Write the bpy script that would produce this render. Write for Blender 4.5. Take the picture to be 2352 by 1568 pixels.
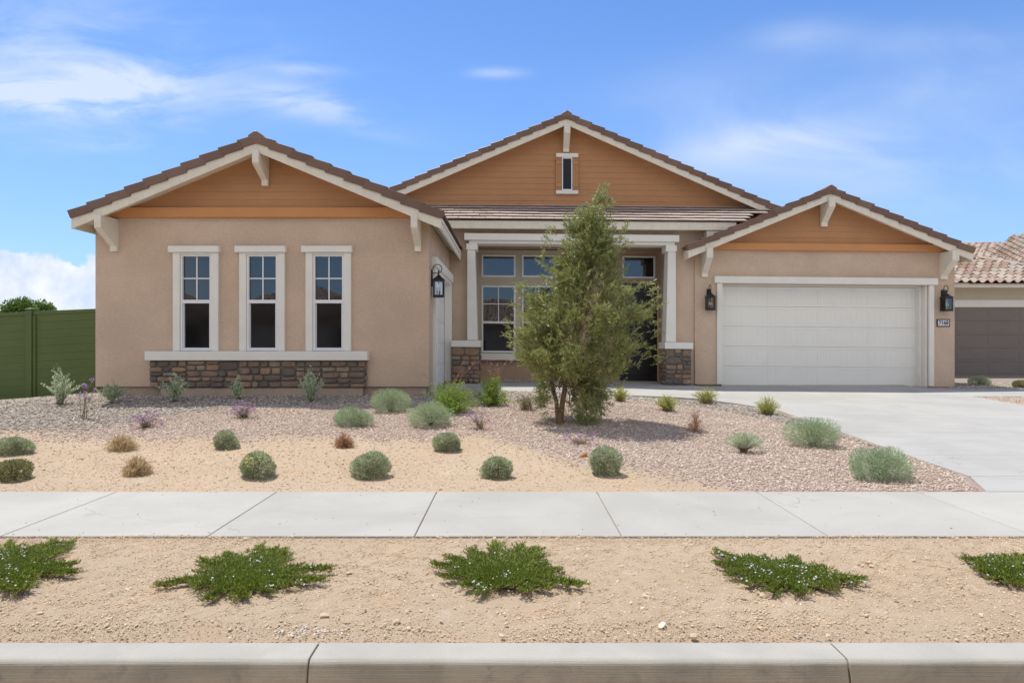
import bpy, bmesh, math, random
import numpy as np
from mathutils import Vector
R = math.radians
S = bpy.context.scene
COL = S.collection
for o in list(bpy.data.objects): bpy.data.objects.remove(o)

# ------------------------------------------------------------------ camera
H = 1.43; F = 1610.0; CX, CY = 1176.0, 784.0      # focal length and centre in 2352-px units
cam = bpy.data.cameras.new('camera'); cam.sensor_width = 36; cam.lens = F/2352*36
cam.clip_start = 0.05; cam.clip_end = 2000
camo = bpy.data.objects.new('camera', cam); COL.objects.link(camo)
camo.location = (0, 0, H); camo.rotation_euler = (R(90), 0, 0); S.camera = camo
# ------------------------------------------------------------------ light
TOSUN = Vector((-0.29, 0.21, 1.0)).normalized()
sun = bpy.data.lights.new('sun', 'SUN'); sun.energy = 3.95; sun.angle = R(0.53); sun.color = (1.0, 0.948, 0.85)
suno = bpy.data.objects.new('sun', sun); COL.objects.link(suno)
suno.rotation_euler = TOSUN.to_track_quat('Z', 'Y').to_euler(); suno.location = (-5, 5, 20)
S.view_settings.view_transform = 'Standard'; S.view_settings.look = 'None'
S.view_settings.exposure = 0.18; S.view_settings.gamma = 1

class NT:
    """small helper for node expressions"""
    def __init__(s, nt): s.nt = nt; s.n = nt.nodes; s.l = nt.links
    def new(s, t, **k):
        n = s.n.new(t)
        for a, b in k.items(): setattr(n, a, b)
        return n
    def put(s, inp, v):
        if hasattr(v, 'is_output') or isinstance(v, bpy.types.NodeSocket): s.l.new(v, inp)
        else: inp.default_value = v
    def m(s, op, a, b=None, c=None):
        n = s.new('ShaderNodeMath', operation=op); s.put(n.inputs[0], a)
        if b is not None: s.put(n.inputs[1], b)
        if c is not None: s.put(n.inputs[2], c)
        return n.outputs[0]
    def noise(s, vec, scale, detail=4, rough=.55, dist=0.0):
        n = s.new('ShaderNodeTexNoise'); s.l.new(vec, n.inputs['Vector'])
        n.inputs['Scale'].default_value = scale; n.inputs['Detail'].default_value = detail
        n.inputs['Roughness'].default_value = rough; n.inputs['Distortion'].default_value = dist
        return n.outputs['Fac']
    def smooth(s, v, a, b, lo=0.0, hi=1.0):
        n = s.new('ShaderNodeMapRange', interpolation_type='SMOOTHSTEP'); s.l.new(v, n.inputs[0])
        for i, x in zip((1, 2, 3, 4), (a, b, lo, hi)): n.inputs[i].default_value = x
        return n.outputs[0]
    def mix(s, f, a, b, blend='MIX'):
        n = s.new('ShaderNodeMix', data_type='RGBA', blend_type=blend)
        s.put(n.inputs[0], f)
        for i, v in ((6, a), (7, b)):
            if isinstance(v, bpy.types.NodeSocket): s.l.new(v, n.inputs[i])
            else: n.inputs[i].default_value = (*v, 1) if len(v) == 3 else v
        return n.outputs[2]
    def ramp(s, f, stops, interp='LINEAR'):
        n = s.new('ShaderNodeValToRGB'); s.l.new(f, n.inputs[0]); cr = n.color_ramp; cr.interpolation = interp
        while len(cr.elements) < len(stops): cr.elements.new(.5)
        for e, (p, c) in zip(cr.elements, stops): e.position = p; e.color = (*c, 1)
        return n.outputs[0]

# ------------------------------------------------------------------ sky
W = bpy.data.worlds.new('World'); S.world = W; W.use_nodes = True
t = NT(W.node_tree); t.n.clear()
out = t.new('ShaderNodeOutputWorld'); bg = t.new('ShaderNodeBackground'); t.l.new(bg.outputs[0], out.inputs[0])
sky = t.new('ShaderNodeTexSky', sky_type='NISHITA'); sky.sun_disc = False
sky.sun_elevation = math.asin(TOSUN.z); sky.sun_rotation = math.atan2(TOSUN.x, TOSUN.y)
sky.altitude = 300; sky.air_density = 1.0; sky.dust_density = .25; sky.ozone_density = 2.0
tc = t.new('ShaderNodeTexCoord'); sep = t.new('ShaderNodeSeparateXYZ'); t.l.new(tc.outputs['Generated'], sep.inputs[0])
ay = t.m('MAXIMUM', t.m('ABSOLUTE', sep.outputs[1]), .12)
U = t.m('DIVIDE', sep.outputs[0], ay); V = t.m('DIVIDE', sep.outputs[2], ay)
comb = t.new('ShaderNodeCombineXYZ'); t.l.new(U, comb.inputs[0]); t.l.new(V, comb.inputs[1])
UV = comb.outputs[0]
mp = t.new('ShaderNodeMapping'); t.l.new(UV, mp.inputs[0]); mp.inputs['Scale'].default_value = (1.4, 5.0, 1); mp.inputs['Rotation'].default_value = (0, 0, R(-7))
streak = t.noise(mp.outputs[0], 3.2, 7, .58, .6)
mp2 = t.new('ShaderNodeMapping'); t.l.new(UV, mp2.inputs[0]); mp2.inputs['Scale'].default_value = (1.0, 2.6, 1); mp2.inputs['Rotation'].default_value = (0, 0, R(16)); mp2.inputs['Location'].default_value = (3.1, 1.7, 0)
streak2 = t.noise(mp2.outputs[0], 2.4, 6, .55, .9)
def gauss(px, py, a, b, rot, amp):
    u0, v0 = (px-CX)/F, (CY-py)/F; a /= F; b /= F; c, s_ = math.cos(R(rot)), math.sin(R(rot))
    du = t.m('SUBTRACT', U, u0); dv = t.m('SUBTRACT', V, v0)
    p = t.m('DIVIDE', t.m('ADD', t.m('MULTIPLY', du, c), t.m('MULTIPLY', dv, s_)), a)
    q = t.m('DIVIDE', t.m('SUBTRACT', t.m('MULTIPLY', dv, c), t.m('MULTIPLY', du, s_)), b)
    e = t.m('EXPONENT', t.m('MULTIPLY', t.m('ADD', t.m('MULTIPLY', p, p), t.m('MULTIPLY', q, q)), -1))
    return t.m('MULTIPLY', e, amp)
def total(lst):
    v = lst[0]
    for x in lst[1:]: v = t.m('ADD', v, x)
    return v
cir = total([gauss(185, 225, 215, 66, -4, .50), gauss(130, 250, 190, 24, -7, .40), gauss(235, 205, 80, 40, 0, .25), gauss(40, 215, 170, 34, -8, .3), gauss(300, 180, 190, 30, -14, .30), gauss(120, 130, 360, 150, 0, .36),
             gauss(720, 238, 165, 32, -8, .46), gauss(700, 160, 95, 14, -4, .24), gauss(600, 190, 260, 60, -10, .16),
             gauss(1140, 167, 60, 13, 0, .36), gauss(820, 290, 120, 20, -14, .2), gauss(190, 335, 160, 18, 0, .18)])
cir = t.m('MULTIPLY', cir, t.smooth(streak, .34, .66, .10, 1.4))
cir2 = total([gauss(1960, 290, 420, 80, 14, .42), gauss(2270, 215, 220, 75, 18, .42), gauss(1700, 330, 180, 40, 10, .25), gauss(1850, 80, 110, 35, 5, .22),
              gauss(2150, 400, 340, 100, 6, .28), gauss(1650, 230, 260, 90, 8, .16), gauss(2200, 90, 250, 40, 5, .2)])
cir2 = t.m('MULTIPLY', cir2, t.smooth(streak2, .32, .68, .25, 1.5))
wisp = t.m('MINIMUM', t.m('ADD', cir, cir2), .88)
puff = t.noise(UV, 11, 8, .6, .2)
edge = t.m('ADD', V, t.m('MULTIPLY', t.m('SUBTRACT', puff, .5), .16))
leftish = t.smooth(U, -.62, -.36, 1, 0)
cum = t.m('MULTIPLY', t.smooth(edge, .114, .128, 1, 0), leftish)
hz = t.m('EXPONENT', t.m('MULTIPLY', t.m('MAXIMUM', sep.outputs[2], 0), -4.2))
puffs = t.noise(UV, 22, 6, .6)
cumcol = t.ramp(puffs, [(.3, (3.9, 4.5, 5.7)), (.66, (5.8, 5.9, 6.1))])
hs = t.new('ShaderNodeHueSaturation'); t.l.new(sky.outputs[0], hs.inputs['Color'])
hs.inputs['Saturation'].default_value = 1.12; hs.inputs['Value'].default_value = 1.0
base = t.mix(1.0, hs.outputs[0], (.64, .83, 1.12), 'MULTIPLY')
base = t.mix(t.m('MULTIPLY', hz, .72), base, (2.75, 3.95, 5.6))
# fill light added to the unseen sky overhead and behind, for the shaded walls
sky_fill = t.m('MAXIMUM', t.smooth(sep.outputs[2], .55, .8, 0, .10), t.m('MULTIPLY', t.m('MULTIPLY', t.smooth(sep.outputs[2], .17, .30), t.smooth(sep.outputs[2], .62, .80, 1, .15)), t.smooth(sep.outputs[1], .0, -.3)))
c1 = t.mix(wisp, base, (4.4, 5.0, 6.25))
c2 = t.mix(t.m('MULTIPLY', cum, .92), c1, cumcol)
c2 = t.mix(t.m('MULTIPLY', sky_fill, .95), c2, (5.9, 5.35, 4.45))
t.l.new(c2, bg.inputs[0]); bg.inputs[1].default_value = 0.15

# ------------------------------------------------------------------ materials
def mat(name, col=None, rough=.8, spec=.3, n1=None, n2=None, bump=None, tint=None, metal=0, ior=None, grain=None):
    """n1=(scale, amount) large mottling, n2 fine mottling, bump=[(scale, strength, dist)], tint = colour ramp driven by the per-piece value"""
    m = bpy.data.materials.new(name); m.use_nodes = True; t = NT(m.node_tree); b = t.n['Principled BSDF']
    tc = t.new('ShaderNodeTexCoord'); P = tc.outputs['Object']
    if tint:
        a = t.new('ShaderNodeAttribute', attribute_name='tint'); c = t.ramp(a.outputs['Fac'], tint)
    else:
        rgb = t.new('ShaderNodeRGB'); rgb.outputs[0].default_value = (*col, 1); c = rgb.outputs[0]
    for n in (n1, n2):
        if n:
            f = t.noise(P, n[0], 5, .6)
            g = t.smooth(f, .25, .75, 1-n[1], 1+n[1])
            cb = t.new('ShaderNodeCombineColor'); [t.l.new(g, cb.inputs[i]) for i in range(3)]
            c = t.mix(1.0, c, cb.outputs[0], 'MULTIPLY')
    if grain:   # stretched streaks (scale vec, amount)
        mp = t.new('ShaderNodeMapping'); t.l.new(P, mp.inputs[0]); mp.inputs['Scale'].default_value = grain[0]
        g = t.smooth(t.noise(mp.outputs[0], 1, 6, .65), .25, .75, 1-grain[1], 1+grain[1])
        cb = t.new('ShaderNodeCombineColor'); [t.l.new(g, cb.inputs[i]) for i in range(3)]
        c = t.mix(1.0, c, cb.outputs[0], 'MULTIPLY')
    t.l.new(c, b.inputs['Base Color'])
    b.inputs['Roughness'].default_value = rough; b.inputs['Specular IOR Level'].default_value = spec; b.inputs['Metallic'].default_value = metal
    if ior: b.inputs['IOR'].default_value = ior
    if bump:
        prev = None
        for sc, st, di in bump:
            f = t.noise(P, sc, 4, .6); bn = t.new('ShaderNodeBump'); t.l.new(f, bn.inputs['Height'])
            bn.inputs['Strength'].default_value = st; bn.inputs['Distance'].default_value = di
            if prev: t.l.new(prev, bn.inputs['Normal'])
            prev = bn.outputs[0]
        t.l.new(prev, b.inputs['Normal'])
    return m
def leafmat(name, stops, trans=.3, rough=.55, spec=.3):
    m = bpy.data.materials.new(name); m.use_nodes = True; t = NT(m.node_tree); b = t.n['Principled BSDF']
    a = t.new('ShaderNodeAttribute', attribute_name='tint'); c = t.ramp(a.outputs['Fac'], stops)
    t.l.new(c, b.inputs['Base Color']); b.inputs['Roughness'].default_value = rough; b.inputs['Specular IOR Level'].default_value = spec
    tr = t.new('ShaderNodeBsdfTranslucent'); t.l.new(c, tr.inputs[0])
    mx = t.new('ShaderNodeMixShader'); mx.inputs[0].default_value = trans
    t.l.new(b.outputs[0], mx.inputs[1]); t.l.new(tr.outputs[0], mx.inputs[2]); t.l.new(mx.outputs[0], t.n['Material Output'].inputs[0])
    return m

M = {}
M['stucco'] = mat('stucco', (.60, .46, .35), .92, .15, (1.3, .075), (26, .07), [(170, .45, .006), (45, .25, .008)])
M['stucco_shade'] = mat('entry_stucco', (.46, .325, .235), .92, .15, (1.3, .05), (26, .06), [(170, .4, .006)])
M['plinth'] = mat('plinth_concrete', (.44, .35, .28), .9, .2, (4, .10), (40, .08), [(120, .3, .004)])
M['band'] = mat('orange_band', (.60, .285, .115), .7, .3, (2.2, .04), (60, .03), [(90, .12, .002)])
M['orange'] = mat('orange_siding', (.485, .252, .12), .7, .3, (2.2, .04), (60, .03), [(90, .12, .002)], grain=((3, 40, 60), .04))
M['trim'] = mat('cream_trim', (.81, .79, .73), .75, .3, (3, .03), (70, .03), [(160, .22, .003)])
M['trimwood'] = mat('cream_wood', (.77, .72, .61), .7, .3, (5, .05), None, [(80, .15, .002)], grain=((30, 30, 4), .05))
M['vinyl'] = mat('white_vinyl', (.80, .81, .82), .35, .4)
M['bay'] = mat('sage_cream', (.50, .46, .35), .8, .2, (3, .04), None, [(160, .2, .003)])
M['door_white'] = mat('garage_white', (.87, .86, .81), .5, .4, (1.1, .025), None, [(200, .05, .001)])
M['black'] = mat('black_metal', (.012, .012, .013), .38, .5)
M['blackdoor'] = mat('black_door', (.012, .011, .012), .35, .5, (4, .1))
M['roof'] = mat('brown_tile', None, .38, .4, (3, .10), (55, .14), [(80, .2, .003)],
                tint=[(0, (.155, .088, .060)), (.5, (.188, .110, .075)), (.82, (.225, .136, .096)), (.92, (.50, .44, .39)), (1, (.60, .54, .49))])  # pale end of the ramp paints sunlit tile tops on the porch roof
M['clay'] = mat('clay_tile', None, .85, .2, (4, .10), (50, .12), [(60, .3, .006)],
                tint=[(0, (0.281, 0.192, 0.142)), (.45, (0.388, 0.291, 0.230)), (.8, (0.485, 0.395, 0.323)), (1, (0.349, 0.333, 0.284))])
M['stone'] = mat('stone_veneer', None, .9, .2, (9, .18), (45, .22), [(28, .6, .012), (110, .4, .004)],
                 tint=[(0, (0.134, 0.120, 0.107)), (.25, (0.179, 0.150, 0.128)), (.45, (0.224, 0.165, 0.130)), (.65, (0.291, 0.199, 0.147)), (.85, (0.325, 0.217, 0.139)), (1, (0.302, 0.257, 0.209))])
M['mortar'] = mat('mortar', (.19, .155, .125), .95, .1, (20, .2), None, [(90, .5, .006)])
M['fence'] = mat('green_fence', (.105, .145, .042), .55, .35, (1.5, .06), (30, .03), [(70, .06, .002)], grain=((1, 1, 12), .05))
M['neighbour_wall'] = mat('cream_stucco', (.60, .54, .40), .9, .15, (1.3, .04), None, [(150, .3, .004)])
M['grey_door'] = mat('grey_garage', (.205, .18, .165), .6, .3, (1.3, .04))
M['asphalt'] = mat('asphalt', (.055, .053, .05), .9, .2, (1.2, .12), (90, .3), [(160, .6, .006)])
M['bark'] = mat('bark', (.25, .165, .10), .9, .15, (8, .25), (60, .25), [(40, .6, .01)])
M['twig'] = mat('twig', (.23, .175, .11), .9, .1, (20, .2))
M['drytwig'] = mat('dry_twig', None, .9, .1, None, None, None, tint=[(0, (0.345, 0.216, 0.113)), (1, (0.850, 0.690, 0.414))])
M['redtwig'] = mat('red_twig', None, .9, .1, None, None, None, tint=[(0, (0.270, 0.121, 0.061)), (1, (0.567, 0.338, 0.203))])
M['tree'] = leafmat('tree_leaf', [(0, (.20, .22, .06)), (.5, (.33, .37, .11)), (.85, (.48, .51, .21)), (1, (.64, .66, .42))], .3, .36, .7)
M['faroak'] = leafmat('far_leaf', [(0, (0.075, 0.135, 0.030)), (.6, (0.150, 0.255, 0.053)), (1, (0.300, 0.390, 0.090))], .3)
M['silver'] = leafmat('silver_leaf', [(0, (0.344, 0.423, 0.266)), (.6, (0.594, 0.688, 0.453)), (1, (0.850, 0.850, 0.688))], .2)
M['artemisia'] = leafmat('artemisia_leaf', [(0, (0.271, 0.350, 0.199)), (.6, (0.463, 0.565, 0.350)), (1, (0.686, 0.780, 0.526))], .25)
M['santolina'] = leafmat('santolina_leaf', [(0, (0.270, 0.309, 0.174)), (.6, (0.490, 0.540, 0.347)), (1, (0.798, 0.812, 0.592))], .25)
M['leafy'] = leafmat('green_leaf', [(0, (0.157, 0.255, 0.035)), (.6, (0.316, 0.474, 0.070)), (1, (0.580, 0.737, 0.157))], .3)
M['lime'] = leafmat('lime_leaf', [(0, (0.324, 0.389, 0.065)), (.6, (0.583, 0.632, 0.121)), (1, (0.850, 0.842, 0.227))], .28)
M['dull'] = leafmat('dull_leaf', [(0, (0.168, 0.182, 0.070)), (.6, (0.322, 0.322, 0.140)), (1, (0.504, 0.462, 0.238))], .25)
M['dark'] = leafmat('dark_leaf', [(0, (.05, .07, .02)), (.6, (.11, .13, .045)), (1, (.20, .15, .07))], .2)
M['mat'] = leafmat('mat_leaf', [(0, (0.091, 0.120, 0.017)), (.5, (0.189, 0.246, 0.034)), (.85, (0.378, 0.444, 0.081)), (1, (0.586, 0.600, 0.162))], .3, .45, .4)
M['purple'] = leafmat('purple_petal', [(0, (0.240, 0.108, 0.312)), (.6, (0.420, 0.204, 0.540)), (1, (0.540, 0.360, 0.456))], .3)
M['white'] = leafmat('white_petal', [(0, (.66, .66, .78)), (1, (.88, .88, .92))], .3)
M['yellow'] = leafmat('yellow_petal', [(0, (.60, .42, .04)), (1, (.75, .58, .10))], .3)
M['pinkfl'] = leafmat('pink_petal', [(0, (.40, .08, .10)), (1, (.55, .20, .25))], .3)
M['pink_gravel'] = mat('pink_gravel', None, .9, .2, None, None, [(120, .3, .003)],
    tint=[(0, (0.312, 0.239, 0.190)), (.3, (0.478, 0.380, 0.300)), (.7, (0.624, 0.520, 0.425)), (1, (0.790, 0.718, 0.620))])
M['grey_gravel'] = mat('grey_gravel', None, .9, .2, None, None, [(90, .3, .003)],
    tint=[(0, (.20, .17, .14)), (.35, (.36, .31, .255)), (.7, (.50, .445, .375)), (1, (.64, .585, .51))])
M['pebble'] = mat('pebble', None, .95, .1, None, None, None,
    tint=[(0, (.38, .275, .175)), (.15, (.56, .435, .295)), (.85, (.66, .53, .375)), (1, (.80, .73, .62))])

def glass(name, ior, rough, base):
    m = bpy.data.materials.new(name); m.use_nodes = True; t = NT(m.node_tree); b = t.n['Principled BSDF']
    b.inputs['Base Color'].default_value = (*base, 1); b.inputs['Roughness'].default_value = rough; b.inputs['IOR'].default_value = ior
    tc = t.new('ShaderNodeTexCoord'); f = t.noise(tc.outputs['Object'], 1.6, 1, .5)
    bn = t.new('ShaderNodeBump'); t.l.new(f, bn.inputs['Height']); bn.inputs['Strength'].default_value = .35; bn.inputs['Distance'].default_value = .006
    t.l.new(bn.outputs[0], b.inputs['Normal']); return m
M['glass'] = glass('window_glass', 1.95, .0, (.006, .007, .009))
M['screen'] = glass('screened_glass', 1.42, .06, (.010, .0095, .010))
m = bpy.data.materials.new('lantern_glass'); m.use_nodes = True; t = NT(m.node_tree)
g = t.new('ShaderNodeBsdfGlossy'); g.inputs['Roughness'].default_value = .02; tr = t.new('ShaderNodeBsdfTransparent'); mx = t.new('ShaderNodeMixShader')
lw = t.new('ShaderNodeFresnel'); lw.inputs[0].default_value = 1.6
t.l.new(lw.outputs[0], mx.inputs[0]); t.l.new(tr.outputs[0], mx.inputs[1]); t.l.new(g.outputs[0], mx.inputs[2]); t.l.new(mx.outputs[0], t.n['Material Output'].inputs[0])
M['lantern_glass'] = m

def concrete(name, col, streak=.05):
    m = bpy.data.materials.new(name); m.use_nodes = True; t = NT(m.node_tree); b = t.n['Principled BSDF']
    tc = t.new('ShaderNodeTexCoord'); P = tc.outputs['Object']
    big = t.noise(P, .8, 5, .6, .5); mid = t.noise(P, 5, 6, .65); fine = t.noise(P, 140, 3, .6)
    c = t.mix(t.smooth(big, .3, .7), tuple(x*.90 for x in col), tuple(min(1, x*1.06) for x in col))
    mp = t.new('ShaderNodeMapping'); t.l.new(P, mp.inputs[0]); mp.inputs['Scale'].default_value = (.7, 3.5, 1)
    st = t.noise(mp.outputs[0], 1.6, 5, .6, .8)
    c = t.mix(t.smooth(st, .52, .75, 0, streak*6), c, (col[0]*.80, col[1]*.81, col[2]*.84))
    c = t.mix(t.smooth(mid, .55, .8, 0, .42), c, (col[0]*.86, col[1]*.84, col[2]*.80))
    c = t.mix(t.smooth(fine, .3, .7, 0, .22), c, tuple(x*.86 for x in col))
    vo = t.new('ShaderNodeTexVoronoi'); t.l.new(P, vo.inputs['Vector']); vo.inputs['Scale'].default_value = 7
    sp = t.smooth(vo.outputs['Distance'], .025, .045, .65, 0)
    gate = t.smooth(t.noise(P, 2.3, 2), .5, .6)
    c = t.mix(t.m('MULTIPLY', sp, gate), c, (.16, .13, .11))
    at = t.new('ShaderNodeAttribute', attribute_name='tint'); g = t.smooth(at.outputs['Fac'], 0, 1, .955, 1.03)
    cb = t.new('ShaderNodeCombineColor'); [t.l.new(g, cb.inputs[i]) for i in range(3)]; c = t.mix(1.0, c, cb.outputs[0], 'MULTIPLY')
    cm = t.new('ShaderNodeMapping'); t.l.new(P, cm.inputs[0]); vc = t.new('ShaderNodeTexVoronoi', feature='DISTANCE_TO_EDGE'); wp = t.new('ShaderNodeVectorMath', operation='MULTIPLY_ADD')
    nz = t.new('ShaderNodeTexNoise'); t.l.new(P, nz.inputs['Vector']); nz.inputs['Scale'].default_value = 3; t.l.new(nz.outputs['Color'], wp.inputs[0]); wp.inputs[1].default_value = (.5, .5, .5); t.l.new(P, wp.inputs[2])
    t.l.new(wp.outputs[0], vc.inputs['Vector']); vc.inputs['Scale'].default_value = .42
    crk = t.m('MULTIPLY', t.smooth(vc.outputs['Distance'], .0008, .0022, .55, 0), t.smooth(t.noise(P, .55, 2), .54, .60))
    c = t.mix(crk, c, (.22, .19, .16))
    t.l.new(c, b.inputs['Base Color']); b.inputs['Roughness'].default_value = .88; b.inputs['Specular IOR Level'].default_value = .2
    b1 = t.new('ShaderNodeBump'); t.l.new(fine, b1.inputs['Height']); b1.inputs['Strength'].default_value = .25; b1.inputs['Distance'].default_value = .002
    t.l.new(b1.outputs[0], b.inputs['Normal']); return m
M['sidewalk'] = concrete('sidewalk_concrete', (.462, .448, .40))
M['driveway'] = concrete('driveway_concrete', (.45, .442, .41), .10)

def curbmat():
    m = bpy.data.materials.new('curb_concrete'); m.use_nodes = True; t = NT(m.node_tree); b = t.n['Principled BSDF']
    tc = t.new('ShaderNodeTexCoord'); P = tc.outputs['Object']
    big = t.noise(P, 2.2, 6, .6, .6); mp = t.new('ShaderNodeMapping'); t.l.new(P, mp.inputs[0]); mp.inputs['Scale'].default_value = (1.6, 40, 110)
    ln = t.noise(mp.outputs[0], 1.3, 5, .7); fine = t.noise(P, 190, 3, .6)
    geo = t.new('ShaderNodeSeparateXYZ'); t.l.new(P, geo.inputs[0])
    c = t.mix(t.smooth(big, .3, .7), (.41, .395, .345), (.475, .455, .40))
    # road dust that has settled on the lower face of the curb
    face = t.smooth(t.m('ADD', geo.outputs[2], t.m('MULTIPLY', big, .022)), -.018, -.002, 1, 0)
    dust = t.mix(t.smooth(big, .35, .65), (.33, .285, .21), (.45, .38, .275))
    dust = t.mix(t.smooth(ln, .45, .75, 0, .35), dust, (.25, .225, .185))
    dust = t.mix(t.smooth(t.noise(P, 5, 6, .7, 1.2), .50, .68, 0, .6), dust, (.22, .20, .165)); low = t.smooth(geo.outputs[2], -.13, -.07, .6, 0); dust = t.mix(low, dust, (.42, .26, .15))
    c = t.mix(t.m('MULTIPLY', face, .92), c, dust)
    c = t.mix(t.smooth(fine, .35, .7, 0, .25), c, (.27, .25, .22))
    t.l.new(c, b.inputs['Base Color']); b.inputs['Roughness'].default_value = .9; b.inputs['Specular IOR Level'].default_value = .2
    b0 = t.new('ShaderNodeBump'); t.l.new(ln, b0.inputs['Height']); b0.inputs['Strength'].default_value = .55; b0.inputs['Distance'].default_value = .006
    b1 = t.new('ShaderNodeBump'); t.l.new(fine, b1.inputs['Height']); b1.inputs['Strength'].default_value = .4; b1.inputs['Distance'].default_value = .003
    t.l.new(b0.outputs[0], b1.inputs['Normal']); t.l.new(b1.outputs[0], b.inputs['Normal']); return m
M['curb'] = curbmat()

def soilmat():
    m = bpy.data.materials.new('sandy_soil'); m.use_nodes = True; t = NT(m.node_tree); b = t.n['Principled BSDF']
    tc = t.new('ShaderNodeTexCoord'); P = tc.outputs['Object']
    big = t.noise(P, .9, 6, .6, .4); mid = t.noise(P, 22, 8, .8, .3); fine = t.noise(P, 75, 5, .8); vf = t.noise(P, 260, 3, .7)
    c = t.mix(t.smooth(big, .3, .7), (.53, .41, .285), (.575, .46, .33))
    c = t.mix(t.smooth(t.noise(P, 2.1, 4, .6), .55, .72, 0, .5), c, (.655, .43, .25))
    c = t.mix(t.smooth(t.noise(P, 3.3, 5, .6), .58, .75, 0, .6), c, (.70, .60, .48))
    c = t.mix(t.smooth(mid, .35, .75, .0, .45), c, (.50, .355, .235))
    c = t.mix(t.smooth(fine, .52, .74, 0, .75), c, (.34, .235, .155))
    c = t.mix(t.smooth(vf, .60, .8, 0, .45), c, (.78, .68, .55))
    for nm, col in (('pinkw', (.44, .335, .285)), ('greyw', (.33, .285, .24))):
        a = t.new('ShaderNodeAttribute', attribute_name=nm); c = t.mix(a.outputs['Fac'], c, col)
    t.l.new(c, b.inputs['Base Color']); b.inputs['Roughness'].default_value = .95; b.inputs['Specular IOR Level'].default_value = .1
    prev = None
    for f, st, di in ((mid, .75, .012), (fine, .9, .008), (vf, .8, .004)):
        bn = t.new('ShaderNodeBump'); t.l.new(f, bn.inputs['Height']); bn.inputs['Strength'].default_value = st; bn.inputs['Distance'].default_value = di
        if prev: t.l.new(prev, bn.inputs['Normal'])
        prev = bn.outputs[0]
    t.l.new(prev, b.inputs['Normal']); return m
M['soil'] = soilmat()

# ------------------------------------------------------------------ object helpers
def worg(o):
    v = Vector((0, 0, 0))
    while o is not None: v += o.location; o = o.parent
    return v
def tag(o, label=None, cat=None, group=None, kind=None):
    if label: o['label'] = label
    if cat: o['category'] = cat
    if group: o['group'] = group
    if kind: o['kind'] = kind
    return o
def empty(name, loc, label=None, cat=None, group=None):
    o = bpy.data.objects.new(name, None); COL.objects.link(o); o.location = loc; o.empty_display_size = .2
    return tag(o, label, cat, group)
def fast(name, V, Fc, m, parent=None, tint=None, local=False, smooth=False, attrs=None):
    """V (n,3), Fc (f,k) arrays -> one mesh object"""
    V = np.asarray(V, dtype=np.float64); Fc = np.asarray(Fc, dtype=np.int32)
    if parent is not None and not local: V = V - np.array(worg(parent))
    me = bpy.data.meshes.new(name); k = Fc.shape[1]
    me.vertices.add(len(V)); me.vertices.foreach_set('co', V.astype(np.float32).ravel())
    me.loops.add(Fc.size); me.loops.foreach_set('vertex_index', Fc.ravel())
    me.polygons.add(len(Fc)); me.polygons.foreach_set('loop_start', np.arange(0, Fc.size, k, dtype=np.int32))
    try: me.polygons.foreach_set('loop_total', np.full(len(Fc), k, dtype=np.int32))
    except Exception: pass
    me.update(calc_edges=True)
    if tint is not None:
        a = me.attributes.new('tint', 'FLOAT', 'FACE'); a.data.foreach_set('value', np.asarray(tint, dtype=np.float32))
    for nm, arr in (attrs or {}).items():
        a = me.attributes.new(nm, 'FLOAT', 'POINT'); a.data.foreach_set('value', np.asarray(arr, dtype=np.float32))
    me.polygons.foreach_set('use_smooth', np.full(len(Fc), smooth, dtype=bool))
    me.materials.append(m); o = bpy.data.objects.new(name, me); COL.objects.link(o)
    if parent is not None: o.parent = parent
    return o
SH = .0095
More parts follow.
